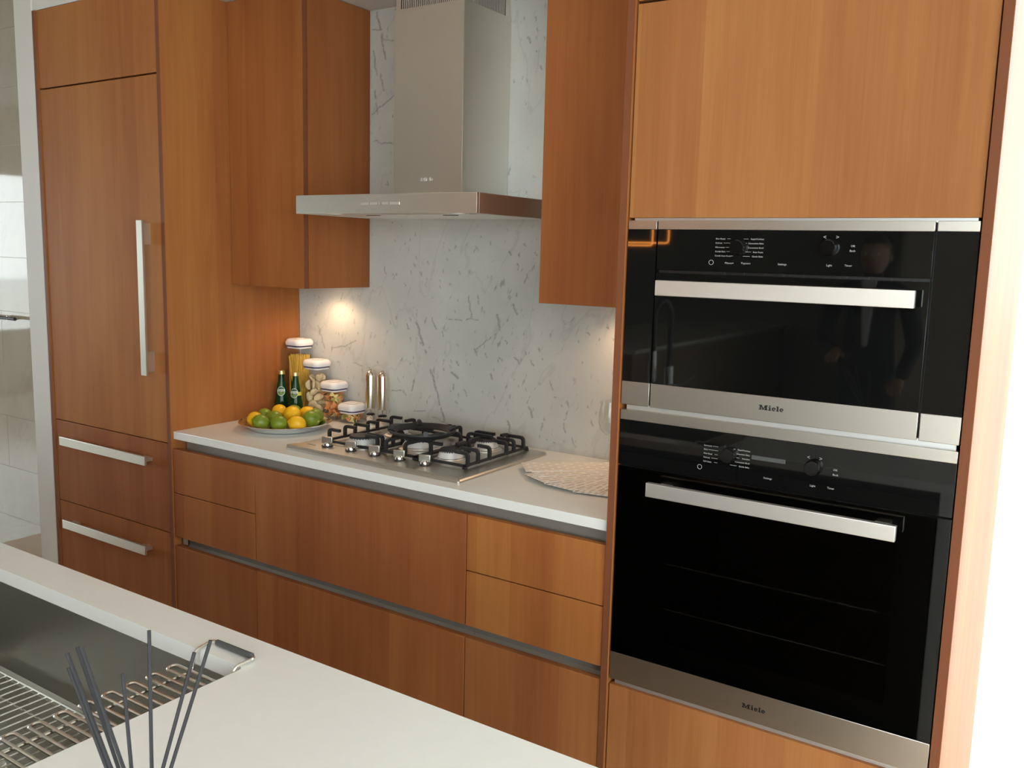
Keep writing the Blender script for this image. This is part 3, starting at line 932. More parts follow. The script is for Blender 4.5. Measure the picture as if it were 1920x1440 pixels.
printing(so, 1.6230, ('Slow Roast', 'Defrost', 'Microwave', 'Combi Bake', 'Combi Auto Roast'), ('Rapid PreHeat', 'Convection Bake', 'Convection Broil', 'Auto Roast', 'Gentle Bake'),
         [('Minute+', 2.8142, -0.0535, 0.0062), ('Popcorn', 2.8524, -0.0530, 0.0062), ('Settings', 2.9336, -0.0530, 0.0062), ('Light', 3.0335, -0.0525, 0.0062), ('Timer', 3.0727, -0.0520, 0.0062),
          ('OK', 3.0794, -0.0115, 0.0062), ('Back', 3.0790, -0.0213, 0.0062), ('<', 3.0205, 0.0045, 0.012), ('>', 3.0468, 0.0047, 0.012)])

# ------------------------------------------------------------------ wall oven
wo = thing('built_in_oven', ((OX0 + OX1) / 2, -0.35, 0.5025), 'large built-in wall oven with black glass door and wire racks inside', 'oven')
obj('control_panel', B().box(OX0, OX1, YO - 0.002, -0.5925, 1.0690, 1.1815, 0.0006), 'black_glass', wo)
obj('steel_edge', B().box(OX0, OX1, YO - 0.0025, -0.5925, 1.1817, 1.2067, 0.001), 'steel', wo)
knob_into(wo, 2.8414, 1.1311)
knob_into(wo, 3.0328, 1.1317)
obj('display', B().box(2.894, 2.971, YO - 0.0023, YO - 0.0019, 1.1295, 1.1390), M['grip'], wo, label='grey display window')
printing(wo, 1.1465, ('Surround', 'Bake', 'Maxi Broil', 'Defrost', 'Self Clean'), ('Rapid PreHeat', 'Convection Bake', 'Intensive', 'Convection Broil', 'Gentle Bake'),
         [('Settings', 2.9337, -0.055, 0.0062), ('Light', 3.0335, -0.0555, 0.0062), ('Timer', 3.0723, -0.055, 0.0062), ('OK', 3.0793, -0.0135, 0.0062), ('Back', 3.0801, -0.0240, 0.0062),
          ('<', 3.0205, 0.0045, 0.012), ('>', 3.0468, 0.0047, 0.012)])
wd = obj('door', B().box(OX0, OX1, YO - 0.002, YO + 0.003, 0.5772, 1.0645, 0.0006), 'tint_glass', wo, label='dark tinted glass oven door')
wx0, wx1, wz0, wz1 = 2.655, 3.215, 0.635, 1.000
fb = B()
for (a, b_, c, d) in ((OX0, wx0, 0.5772, 1.0645), (wx1, OX1, 0.5772, 1.0645), (wx0, wx1, 0.5772, wz0), (wx0, wx1, wz1, 1.0645)):
    fb.box(a + 0.0005, b_ - 0.0005 if b_ == OX1 else b_, YO + 0.0045, -0.5925, c, d)
obj('door_frame', fb, 'enamel', wd)
obj('steel_edge', B().box(OX0, OX1, YO - 0.0025, -0.5925, 0.5035, 0.5770, 0.001), 'steel', wd)
lb = B(); logo_into(lb, 2.9090, YO - 0.0025, 0.5340, 0.0572)
obj('emblem', lb, 'ink', wd, smooth=0, label='black brand lettering on the steel strip')
oven_handle(wd, 2.657, 3.2180, 1.011, 1.0450)
cv = B()
cv.box(OX0 + 0.004, wx0, -0.590, -0.12, 0.505, 1.205).box(wx1, OX1 - 0.004, -0.590, -0.12, 0.505, 1.205)
cv.box(wx0, wx1, -0.590, -0.12, 0.505, wz0 - 0.02).box(wx0, wx1, -0.590, -0.12, wz1 + 0.02, 1.205).box(wx0, wx1, -0.13, -0.11, wz0 - 0.02, wz1 + 0.02)
obj('cavity', cv, 'enamel', wo)
for zr in (0.700, 0.818):
    rb = B()
    rb.tube([(wx0 + 0.01, -0.56, zr), (wx1 - 0.01, -0.56, zr)], 0.0028, 6)
    rb.tube([(wx0 + 0.01, -0.16, zr), (wx1 - 0.01, -0.16, zr)], 0.0028, 6)
    for i in range(27):
        x = wx0 + 0.02 + i * 0.02
        rb.tube([(x, -0.565, zr + 0.003), (x, -0.155, zr + 0.003)], 0.0016, 5)
    obj('rack', rb, 'chrome', wo, label='chrome wire rack inside the oven')

# ------------------------------------------------------------------ range hood
HX0, HX1, HD, HZT, HZB = 1.2855, 2.0168, 0.4868, 1.7483, 1.6889
CX0, CX1, CD, CZ = 1.5083, 1.7907, 0.2609, 2.3488
hd = thing('range_hood', ((HX0 + HX1) / 2, -0.2, HZB), 'brushed steel chimney range hood over the cooktop', 'range hood')
hb = B()
t = 0.012
hb.box(HX0, HX1, -HD, -HD + t, HZB, HZT, 0.002)
hb.box(HX0, HX0 + t, -HD + t, -0.001, HZB, HZT - 0.001).box(HX1 - t, HX1, -HD + t, -0.001, HZB, HZT - 0.001)
hb.box(HX0 + t, HX1 - t, -HD + t, -0.001, HZT - 0.010, HZT)
obj('canopy', hb, 'hood', hd)
obj('underside', B().box(HX0 + t, HX1 - t, -HD + t, -0.002, HZB + 0.006, HZB + 0.010), 'hood', hd)
for i in range(2):
    xa = HX0 + 0.05 + i * 0.32
    f = obj('filter', B().box(xa, xa + 0.312, -HD + 0.13, -0.05, HZB + 0.002, HZB + 0.0058, 0.001), 'steel_light', hd, label='flat metal grease filter')
    obj('filter_latch', B().box(xa + 0.13, xa + 0.18, -HD + 0.14, -HD + 0.155, HZB + 0.0005, HZB + 0.0022), 'black', f)
for x in (HX0 + 0.115, HX1 - 0.115):
    l = obj('lamp', B().lathe([(0.0, HZB - 0.001), (0.024, HZB - 0.001), (0.027, HZB + 0.006)], (x, -HD + 0.06, 0), 24), 'lamp_lens', hd, label='round frosted lamp lens')
    obj('lamp_ring', B().lathe([(0.027, HZB + 0.0005), (0.036, HZB + 0.0005), (0.036, HZB + 0.006), (0.027, HZB + 0.006)], (x, -HD + 0.06, 0), 28), 'steel_light', l)
obj('chimney', B().box(CX0, CX1, -CD, -CD + 0.003, HZT, CZ, 0.001).box(CX0, CX0 + 0.003, -CD + 0.003, -0.001, HZT, CZ).box(CX1 - 0.003, CX1, -CD + 0.003, -0.001, HZT, CZ), 'steel_v', hd)
ch2 = obj('chimney_sleeve', B().box(CX0 + 0.004, CX1 - 0.004, -CD + 0.004, -CD + 0.006, ZT - 0.03, ZT), 'steel_v', hd)
for q in ((CX0 + 0.004, CX0 + 0.024, -CD + 0.004, -CD + 0.006), (CX1 - 0.012, CX1 - 0.004, -CD + 0.004, -CD + 0.006), (CX1 - 0.006, CX1 - 0.004, -CD + 0.0065, -CD + 0.030), (CX1 - 0.006, CX1 - 0.004, -0.030, -0.001), (CX0 + 0.004, CX0 + 0.006, -CD + 0.0065, -0.001)):
    obj('sleeve_panel', B().box(*q, CZ - 0.05, ZT - 0.0305), 'steel_v', ch2)
sl = B()
x = CX0 + 0.028
while x < CX1 - 0.014:
    sl.box(x, x + 0.0042, -CD + 0.004, -CD + 0.006, CZ - 0.05, ZT - 0.03)
    x += 0.0078
y = -CD + 0.034
while y < -0.034:
    sl.box(CX1 - 0.006, CX1 - 0.004, y, y + 0.0042, CZ - 0.05, ZT - 0.03)
    y += 0.0078
obj('vent_slats', sl, 'steel_light', ch2, kind='stuff')
obj('duct', B().box(CX0 + 0.03, CX1 - 0.04, -CD + 0.04, -0.02, CZ - 0.04, ZT - 0.001), 'wood_dark', hd)
cs = obj('control_strip', B().box(1.574, 1.7297, -HD - 0.0015, -HD + 0.001, 1.7146, 1.7232, 0.0006), 'steel_light', hd, label='pale strip of touch buttons')
kb = B()
for x in (1.609, 1.6435, 1.6545, 1.658, 1.6895):
    kb.box(x, x + 0.0012, -HD - 0.0018, -HD - 0.001, 1.7150, 1.7228)
obj('button_gaps', kb, 'grip', cs, kind='stuff')
lb = B(); logo_into(lb, 1.6229, -CD, 1.8040, 0.0535)
obj('emblem', lb, 'print_bright', hd, smooth=0, label='bright brand lettering on the chimney')

# ------------------------------------------------------------------ cooktop
KX0, KX1, KY0, KY1 = 1.2973, 2.0205, -0.5556, -0.0655
ZP = ZC + 0.0115
ck = thing('gas_cooktop', ((KX0 + KX1) / 2, (KY0 + KY1) / 2, ZC), 'five burner stainless gas cooktop set into the white worktop', 'cooktop')
kcx, kcy = (KX0 + KX1) / 2, (KY0 + KY1) / 2
hxk, hyk = (KX1 - KX0) / 2, (KY1 - KY0) / 2
obj('plate', B().loft([rsq(kcx, kcy, ZC + 0.0004, hxk, 0.008, 4, hyk), rsq(kcx, kcy, ZC + 0.006, hxk, 0.008, 4, hyk), rsq(kcx, kcy, ZC + 0.0102, hxk - 0.003, 0.009, 4, hyk - 0.003), rsq(kcx, kcy, ZP, hxk - 0.010, 0.012, 4, hyk - 0.010)]), 'steel', ck)
fpw = [(KX0 + 0.004, KY0 + 0.004), (KX1 - 0.004, KY0 + 0.004), (KX1 - 0.018, KY0 + 0.045), (KX1 - 0.050, KY0 + 0.092), (KX0 + 0.050, KY0 + 0.092), (KX0 + 0.018, KY0 + 0.045)]
fp = obj('control_fascia', B().prism(fpw, lambda x, y: (x, y, ZP - 0.004), lambda x, y: (x, y, ZP + 0.0045)), 'steel', ck)
lb = B()
logo_into(lb, 0, 0, 0, 0.040, xf=lambda u, v, d: (KX0 + 0.050 + u, KY0 + 0.050 + v * 0.9, ZP + 0.0045 + d * 0.6))
obj('emblem', lb, 'ink', ck, smooth=0, label='dark brand lettering on the steel')
for (kx, ky) in ((1.424, -0.487), (1.530, -0.487), (1.632, -0.487), (1.736, -0.487), (1.838, -0.487)):
    z0 = ZP + 0.0046
    k = obj('knob', B().lathe([(0.0, z0 + 0.014), (0.011, z0 + 0.014), (0.0135, z0 + 0.010), (0.0145, z0 + 0.003), (0.0145, z0)], (kx, ky, 0), 24), 'chrome', ck, label='steel cooktop knob with raised grip')
    obj('knob_skirt', B().lathe([(0.0146, z0 + 0.0035), (0.0185, z0 + 0.003), (0.0195, z0)], (kx, ky, 0), 24), 'black', k)
    gb = B().box(-0.0185, 0.0185, -0.0045, 0.0045, z0 + 0.010, z0 + 0.032, 0.002)
    for v in gb.bm.verts:
        v.co = Matrix.Rotation(math.radians(22), 4, 'Z') @ v.co + Vector((kx, ky, 0))
    obj('knob_grip', gb, 'steel', k)


def burner(x, y, R):
    z = ZP
    g = obj('burner', B().lathe([(R + 0.012, z), (R + 0.012, z + 0.003), (R + 0.002, z + 0.006), (R, z + 0.010)], (x, y, 0), 36), 'steel_light', ck)
    obj('burner_head', B().lathe([(R, z + 0.0112), (R + 0.001, z + 0.0125), (R * 0.80, z + 0.0305), (R * 0.75, z + 0.0315), (0, z + 0.0315)], (x, y, 0), 36), 'burner', g, label='pale metal burner ring')
    cb = B().lathe([(R * 0.74, z + 0.0317), (R * 0.84, z + 0.0330), (R * 0.84, z + 0.0360), (R * 0.78, z + 0.0385), (0, z + 0.0400)], (x, y, 0), 36)
    for i in range(26):
        a = 2 * PI * i / 26
        cb.box(x + R * 0.83 * math.cos(a) - 0.0009, x + R * 0.83 * math.cos(a) + 0.0009, y + R * 0.83 * math.sin(a) - 0.0009, y + R * 0.83 * math.sin(a) + 0.0009, z + 0.0290, z + 0.0345)
    obj('burner_cap', cb, 'iron', g, label='black enamel burner cap')


burner(1.497, -0.400, 0.048)
burner(1.470, -0.185, 0.036)
burner(1.668, -0.300, 0.060)
burner(1.846, -0.172, 0.040)
burner(1.848, -0.372, 0.040)


def grate(x0, x1, y0, y1, fingers):
    zb = ZP + 0.006
    ztp = ZP + 0.050
    b = B()
    w = 0.0088
    for (p, q) in (((x0, y0), (x1, y0)), ((x1, y0), (x1, y1)), ((x1, y1), (x0, y1)), ((x0, y1), (x0, y0))):
        ax, ay = min(p[0], q[0]) - w / 2, min(p[1], q[1]) - w / 2
        bx_, by = max(p[0], q[0]) + w / 2, max(p[1], q[1]) + w / 2
        b.box(ax, bx_, ay, by, zb, zb + 0.008, 0.0015)
    for (x, y) in ((x0, y0), (x1, y0), (x1, y1), (x0, y1)):
        b.box(x - 0.006, x + 0.006, y - 0.006, y + 0.006, ZP + 0.0002, zb + 0.002, 0.001)
    g = obj('grate', b, 'iron', ck, label='black cast iron pan support')
    for (fx, fy, dx, dy, ln) in fingers:
        fbm = B()
        p = [(fx, fy, zb), (fx, fy, ztp - 0.004), (fx + dx * ln, fy + dy * ln, ztp - 0.004)]
        fbm.tube(arc_path(p, 0.012, 4), 0.0070, 4)
        obj('finger', fbm, 'iron', g)


grate(1.372, 1.590, -0.440, -0.095, [
    (1.372, -0.425, 1, 0, 0.05), (1.372, -0.350, 1, 0, 0.05), (1.372, -0.300, 1, 0, 0.065), (1.372, -0.235, 1, 0, 0.05), (1.372, -0.185, 1, 0, 0.065), (1.372, -0.110, 1, 0, 0.05),
    (1.590, -0.425, -1, 0, 0.05), (1.590, -0.400, -1, 0, 0.065), (1.590, -0.185, -1, 0, 0.06), (1.470, -0.095, 0, -1, 0.05), (1.590, -0.300, -1, 0, 0.05)])
grate(1.600, 1.760, -0.440, -0.095, [
    (1.640, -0.440, 0, 1, 0.065), (1.720, -0.440, 0, 1, 0.065), (1.600, -0.36, 1, 0, 0.04), (1.760, -0.36, -1, 0, 0.04), (1.600, -0.20, 1, 0, 0.04), (1.760, -0.20, -1, 0, 0.04), (1.680, -0.095, 0, -1, 0.06), (1.640, -0.095, 0, -1, 0.06)])
grate(1.770, 1.956, -0.440, -0.095, [
    (1.956, -0.425, -1, 0, 0.045), (1.956, -0.372, -1, 0, 0.065), (1.956, -0.310, -1, 0, 0.045), (1.956, -0.215, -1, 0, 0.045), (1.956, -0.172, -1, 0, 0.065), (1.956, -0.115, -1, 0, 0.06),
    (1.770, -0.372, 1, 0, 0.045), (1.770, -0.172, 1, 0, 0.10), (1.770, -0.130, 1, 0, 0.08), (1.880, -0.095, 0, -1, 0.04), (1.846, -0.270, 0, 1, 0.055), (1.848, -0.290, 0, -1, 0.05)])

# wok ring standing on the middle support
zw = ZP + 0.0525
wr = thing('wok_ring', (1.684, -0.312, zw), 'round black cast iron wok ring on the middle burner', 'wok ring')
obj('ring', B().lathe([(0.085, zw + 0.004), (0.088, zw), (0.098, zw), (0.112, zw + 0.013), (0.112, zw + 0.018), (0.106, zw + 0.019), (0.092, zw + 0.010), (0.085, zw + 0.004)], (1.684, -0.312, 0), 48), 'iron', wr)
for i in range(4):
    a = PI / 4 + i * PI / 2
    p0 = Vector((1.684 + 0.090 * math.cos(a), -0.312 + 0.090 * math.sin(a), zw + 0.012))
    p1 = Vector((1.684 + 0.112 * math.cos(a), -0.312 + 0.112 * math.sin(a), zw + 0.022))
    obj('lug', B().tube([p0, (p0 + p1) / 2 + Vector((0, 0, 0.003)), p1], [0.009, 0.011, 0.009], 6), 'iron', wr)

# ------------------------------------------------------------------ fruit tray
TX, TY = 1.030, -0.310
tray = thing('serving_tray', (TX, TY, ZC), 'round shiny metal tray heaped with lemons and limes', 'tray')
obj('dish', B().lathe([(0.0, ZC + 0.0006), (0.118, ZC + 0.0006), (0.128, ZC + 0.003), (0.152, ZC + 0.020), (0.166, ZC + 0.0255), (0.166, ZC + 0.0275), (0.150, ZC + 0.0235), (0.126, ZC + 0.006), (0.116, ZC + 0.0032), (0.0, ZC + 0.0032)], (TX, TY, 0), 64), 'chrome', tray)
obj('rim', B().lathe([(0.166 + 0.0032 * math.cos(a), ZC + 0.0268 + 0.0025 * math.sin(a)) for a in [i * PI / 4 for i in range(9)]], (TX, TY, 0), 64), 'chrome', tray)


def fruit_mesh(name, mat, L_, R_, nip):
    prof = []
    n = 18
    for i in range(n + 1):
        a = -PI / 2 + PI * i / n
        r = R_ * math.cos(a) ** 0.92 if 0 < i < n else 0.0
        h = L_ * math.sin(a)
        prof.append((r, h))
    prof[0] = (0.0, -L_ - nip * 0.3)
    prof[-1] = (0.0, L_ + nip)
    prof[-2] = (R_ * 0.20, L_ + nip * 0.35)
    b = B().lathe(prof, (0, 0, 0), 26)
    bmesh.ops.recalc_face_normals(b.bm, faces=b.bm.faces)
    me = bpy.data.meshes.new(name)
    b.bm.to_mesh(me); b.bm.free()
    me.materials.append(M[mat])
    me.polygons.foreach_set('use_smooth', [True] * len(me.polygons))
    return me


lemon_me = fruit_mesh('lemon_peel', 'lemon', 0.0315, 0.0290, 0.006)
lime_me = fruit_mesh('lime_peel', 'lime', 0.0305, 0.0285, 0.004)
scar = B().lathe([(0.0, 0.0012), (0.003, 0.001), (0.0042, 0.0)], (0, 0, 0), 10)
scar_me = bpy.data.meshes.new('stem_scar')
scar.bm.to_mesh(scar_me); scar.bm.free(); scar_me.materials.append(M['navel'])
FR = [(0.951, -0.386), (0.930, -0.249), (1.023, -0.194), (1.036, -0.282), (1.128, -0.344), (0.918, -0.311), (0.987, -0.326), (1.008, -0.408), (1.072, -0.379), (0.968, -0.211), (1.108, -0.256), (1.080, -0.205)]
LEM = {0, 1, 2, 3, 4}
FLAB = {0: 'yellow lemon at the refrigerator side of the tray', 1: 'yellow lemon at the back of the tray in front of the green bottles', 2: 'yellow lemon at the back of the tray towards the canisters', 3: 'yellow lemon lying in the middle of the tray', 4: 'yellow lemon at the tray rim with its rounded end outward',
        5: 'green lime behind the lemon nearest the refrigerator', 6: 'green lime in the inner ring beside the middle lemon', 7: 'green lime at the tray rim beside the lemon nearest the refrigerator', 8: 'green lime at the tray rim between another lime and a lemon', 9: 'green lime tucked at the back between two lemons', 10: 'large green lime on the cooktop side of the tray', 11: 'green lime at the back on the canister side of the tray'}
# where each fruit lies, and how it is turned
ROT = [(80, 20, 40), (88, 0, 60), (86, 0, 115), (84, 0, 55), (75, 0, -50), (85, 0, 20), (80, 0, 130), (70, 0, -40), (72, 0, -55), (86, 0, 80), (80, 0, -30), (82, 0, 10)]
UPZ = {1: 0.008, 3: 0.012, 9: 0.006, 2: 0.004, 11: 0.003}
for i, (x, y) in enumerate(FR):
    lem = i in LEM
    o = bpy.data.objects.new('lemon' if lem else 'lime', lemon_me if lem else lime_me)
    k = 1.10 if i in (3, 10) else 1.0
    COL.objects.link(o)
    o.location = (x, y, ZC + 0.0036 + 0.0295 * k + UPZ.get(i, 0.0))
    o.scale = (k, k, k)
    o.rotation_euler = Euler([math.radians(a) for a in ROT[i]])
    o['label'] = FLAB[i]
    o['category'] = 'lemon' if lem else 'lime'
    o['group'] = 'fruit on the tray'
    s = bpy.data.objects.new('stem_scar', scar_me)
    COL.objects.link(s)
    s.parent = o
    s.location = (0, 0, -0.0325)
    s.rotation_euler = (PI, 0, 0)

# ------------------------------------------------------------------ storage canisters
CY = -0.058
CAN = [(0.838, 1.220, 'tallest clear square canister holding spaghetti, white lid'), (0.935, 1.144, 'tall clear square canister holding large pale pasta shells, white lid'),
       (1.030, 1.066, 'medium clear square canister full of mixed bow tie pasta, white lid'), (1.126, 0.990, 'lowest squat clear square canister of bow tie pasta, white lid')]
for (x, ztop, lab) in CAN:
    t = thing('storage_canister', (x, CY, ZC), lab, 'canister', 'clear canisters against the splashback')
    hz = ztop - 0.030
    H, R_ = 0.0440, 0.024
    bo = [rsq(x, CY, ZC + 0.0005, H - 0.008, R_ - 0.006), rsq(x, CY, ZC + 0.004, H - 0.003, R_ - 0.003), rsq(x, CY, hz, H, R_)]
    obj('jar', B().loft(bo, cap1=False), 'clear', t, smooth=30)
    ld = [rsq(x, CY, hz + 0.0035, H + 0.0008, R_), rsq(x, CY, hz + 0.009, H + 0.003, R_ + 0.002), rsq(x, CY, hz + 0.018, H + 0.0025, R_ + 0.002), rsq(x, CY, hz + 0.0255, H - 0.002, R_), rsq(x, CY, hz + 0.029, H - 0.008, R_ - 0.004), rsq(x, CY, hz + 0.029, H - 0.014, R_ - 0.006), rsq(x, CY, hz + 0.0280, H - 0.016, R_ - 0.008)]
    lid = obj('lid', B().loft(ld), 'white_plastic', t, smooth=50, label='white push-button lid')
    obj('button', B().lathe([(0.0, hz + 0.0310), (0.016, hz + 0.0308), (0.0185, hz + 0.0285)], (x, CY, 0), 28), 'white_plastic', lid)
    obj('gasket', B().loft([rsq(x, CY, hz - 0.0025, H - 0.0026, R_ - 0.003), rsq(x, CY, hz + 0.0034, H - 0.0010, R_ - 0.001)]), 'gasket', t, label='dark blue seal under the lid')
    obj('lid_skirt', B().loft([rsq(x, CY, hz - 0.0085, H - 0.0045, R_ - 0.004), rsq(x, CY, hz - 0.0026, H - 0.0032, R_ - 0.003)]), 'white_plastic', t)

rnd = random.Random(3)
sp = B()
for i in range(170):
    x0 = 0.838 + rnd.uniform(-0.032, 0.032); y0 = CY + rnd.uniform(-0.032, 0.032)
    x1 = max(0.803, min(0.873, x0 * 0.45 + 0.846 * 0.55 + rnd.uniform(-0.018, 0.018)))
    y1 = max(CY - 0.035, min(CY + 0.035, y0 * 0.45 + (CY - 0.006) * 0.55 + rnd.uniform(-0.018, 0.018)))
    sp.tube([(x1, y1, ZC + 0.0062), (x0, y0, ZC + 0.238 + rnd.uniform(-0.006, 0.004))], 0.00125, 4)
obj('spaghetti', sp, 'spaghetti', None, kind='stuff', label='dry yellow spaghetti standing in the tallest canister', category='pasta')


def shell_mesh():
    b = bmesh.new()
    nu, nv = 10, 7
    g = []
    for i in range(nu + 1):
        a = -1.0 + 2.0 * i / nu
        row = []
        for j in range(nv + 1):
            th = math.radians(-125 + 250 * j / nv)
            r = 0.0125 * (1 - a * a) ** 0.5 + 0.0012
            row.append(b.verts.new((a * 0.021, 1.25 * r * math.sin(th) * 0.9, 1.25 * r * (1 - math.cos(th)) * 0.55 - 0.006)))
        g.append(row)
    for i in range(nu):
        for j in range(nv):
            b.faces.new((g[i][j], g[i + 1][j], g[i + 1][j + 1], g[i][j + 1]))
    me = bpy.data.meshes.new('pasta_shell')
    b.to_mesh(me); b.free()
    me.polygons.foreach_set('use_smooth', [True] * len(me.polygons))
    me.materials.append(M['shell'])
    return me


def bow_mesh(mat):
    b = bmesh.new()
    n = 6
    g = []
    for i in range(n + 1):
        a = -1 + 2 * i / n
        w = 0.0028 + 0.0065 * abs(a)
        row = [b.verts.new((a * 0.0150, s_ * w * 1.15, 0.0028 * math.cos(s_ * PI * 1.4) * (1 - abs(a) * 0.5))) for s_ in (-1, -0.5, 0, 0.5, 1)]
        g.append(row)
    for i in range(n):
        for j in range(4):
            b.faces.new((g[i][j], g[i + 1][j], g[i + 1][j + 1], g[i][j + 1]))
    me = bpy.data.meshes.new('bow_tie_pasta')
    b.to_mesh(me); b.free()
    me.polygons.foreach_set('use_smooth', [True] * len(me.polygons))
    me.materials.append(M[mat])
    return me


def pile(me, name, cx, n, zlo, zhi, lab, grp, rad, jit, seed):
    rn = random.Random(seed)
    pts = []
    tries = 0
    mind = 0.03
    while len(pts) < n and tries < 8000:
        tries += 1
        if tries % 400 == 0:
            mind *= 0.86
        p = (cx + rn.uniform(-rad, rad), CY + rn.uniform(-rad, rad), rn.uniform(zlo, zhi))
        if all((p[0] - q[0]) ** 2 + (p[1] - q[1]) ** 2 + (p[2] - q[2]) ** 2 > mind * mind for q in pts):
            pts.append(p)
    for i, p in enumerate(pts):
        q = me[i % len(me)] if isinstance(me, list) else (me, lab)
        o = bpy.data.objects.new(name, q[0])
        COL.objects.link(o)
        o.location = p
        o.rotation_euler = (rn.uniform(-jit, jit), rn.uniform(-jit, jit), rn.uniform(0, 2 * PI))
        o['label'] = q[1]
        o['category'] = 'pasta'
        o['group'] = grp


pile(shell_mesh(), 'pasta_shell', 0.935, 26, ZC + 0.024, ZC + 0.158, 'large pale pasta shell inside the shell canister', 'pasta shells in the canister', 0.024, 1.5, 5)
bo, bgx, by_ = bow_mesh('pasta_o'), bow_mesh('pasta_g'), bow_mesh('pasta_y')
for (cx, n, zlo, zhi, nm, sd) in ((1.030, 84, ZC + 0.017, ZC + 0.106, 'medium', 11), (1.126, 42, ZC + 0.017, ZC + 0.049, 'squat', 12)):
    ms = [(bo, 'orange bow tie pasta piece in the %s canister' % nm), (bgx, 'green bow tie pasta piece in the %s canister' % nm), (bo, 'orange bow tie pasta piece in the %s canister' % nm), (by_, 'pale yellow bow tie pasta piece in the %s canister' % nm), (bo, 'orange bow tie pasta piece in the %s canister' % nm)]
    pile(ms, 'bow_tie_pasta', cx, n, zlo, zhi, '', 'bow tie pasta in the %s canister' % nm, 0.0275, 1.4, sd)

# ------------------------------------------------------------------ green bottles
BP = [(0.0, 0.0008), (0.020, 0.0008), (0.0255, 0.003), (0.0275, 0.010), (0.0285, 0.030), (0.0282, 0.045), (0.0262, 0.065), (0.0225, 0.090), (0.0182, 0.115), (0.0142, 0.138), (0.0122, 0.152), (0.0115, 0.164), (0.0128, 0.1645), (0.0128, 0.168), (0.0, 0.168)]


def bprof(z):
    for (r0, z0), (r1, z1) in zip(BP[1:], BP[2:]):
        if z0 <= z <= z1 and z1 > z0:
            return r0 + (r1 - r0) * (z - z0) / (z1 - z0)
    return 0.012


def bottle(x, y, face, lab, neck_band):
    t = thing('glass_bottle', (x, y, ZC), lab, 'bottle', 'green bottles behind the tray')
    g = obj('glass', B().lathe([(r, ZC + z) for r, z in BP], (x, y, 0), 36), 'bottle', t, label='dark green glass')
    obj('cap', B().lathe([(0.0133, ZC + 0.1660), (0.0142, ZC + 0.1665), (0.0142, ZC + 0.1775), (0.0130, ZC + 0.181), (0, ZC + 0.181)], (x, y, 0), 28), 'gold', t, label='gold screw cap')

    def on(u, v, lift):
        z = 0.100 + v
        r = bprof(z) + lift
        a = face + u / max(r, 0.01)
        return (x + r * math.cos(a), y + r * math.sin(a), ZC + z)

    def patch(fn_in, lift, us, vs_):
        b = B()
        for i in range(len(us) - 1):
            for j in range(len(vs_) - 1):
                uc_, vc_ = (us[i] + us[i + 1]) / 2, (vs_[j] + vs_[j + 1]) / 2
                if fn_in(uc_, vc_):
                    q = [b.bm.verts.new(on(*p, lift)) for p in ((us[i], vs_[j]), (us[i + 1], vs_[j]), (us[i + 1], vs_[j + 1]), (us[i], vs_[j + 1]))]
                    b.bm.faces.new(q)
        bmesh.ops.remove_doubles(b.bm, verts=b.bm.verts, dist=1e-6)
        return b

    def disc(ru, rv, lift, cv=0.0, n=28):
        b = B()
        c = b.bm.verts.new(on(0, cv, lift))
        ring = [b.bm.verts.new(on(ru * math.cos(2 * PI * i / n), cv + rv * math.sin(2 * PI * i / n), lift)) for i in range(n)]
        for i in range(n):
            b.bm.faces.new((c, ring[i], ring[(i + 1) % n]))
        return b
    lb_ = obj('label', disc(0.0165, 0.0185, 0.0005), 'label_white', t, recalc=False, label='oval paper label')
    obj('label_field', disc(0.0148, 0.0168, 0.0008), 'label_green', lb_, recalc=False)
    us = [-0.0148 + 0.0296 * i / 12 for i in range(13)]
    obj('label_crown', patch(lambda u, v: (u / 0.0148) ** 2 + (v / 0.0168) ** 2 < 1, 0.0011, us, [0.006 + 0.010 * i / 5 for i in range(6)]), 'label_dark', lb_, recalc=False)
    obj('label_banner', patch(lambda u, v: True, 0.0014, [-0.0150 + 0.030 * i / 12 for i in range(13)], [-0.001, 0.003, 0.0075]), 'label_white', lb_, recalc=False)
    # lettering bent round the bottle
    tb = B()
    text_into(tb, 'Perrier', 0.0082, 0, 0, 0, 'CENTER', 0.0002, 0.0)
    for v in tb.bm.verts:
        v.co = Vector(on(v.co.x, 0.0007 + v.co.z, 0.0017))
    obj('label_lettering', tb, 'label_dark', lb_, smooth=0, recalc=False)
    if neck_band:
        obj('label_band', patch(lambda u, v: u > 0.0155, 0.0009, [0.013 + 0.024 * i / 10 for i in range(11)], [-0.010, -0.004, 0.004]), 'label_yellow', t, recalc=False, label='yellow side band of the label')


camdir = math.atan2(-2.45, 2.7)
bottle(0.820, -0.138, camdir - 0.10, 'small green glass bottle with gold cap touching the refrigerator panel side', False)
bottle(0.899, -0.138, camdir - 0.28, 'small green glass bottle with a yellow side band on its label', True)


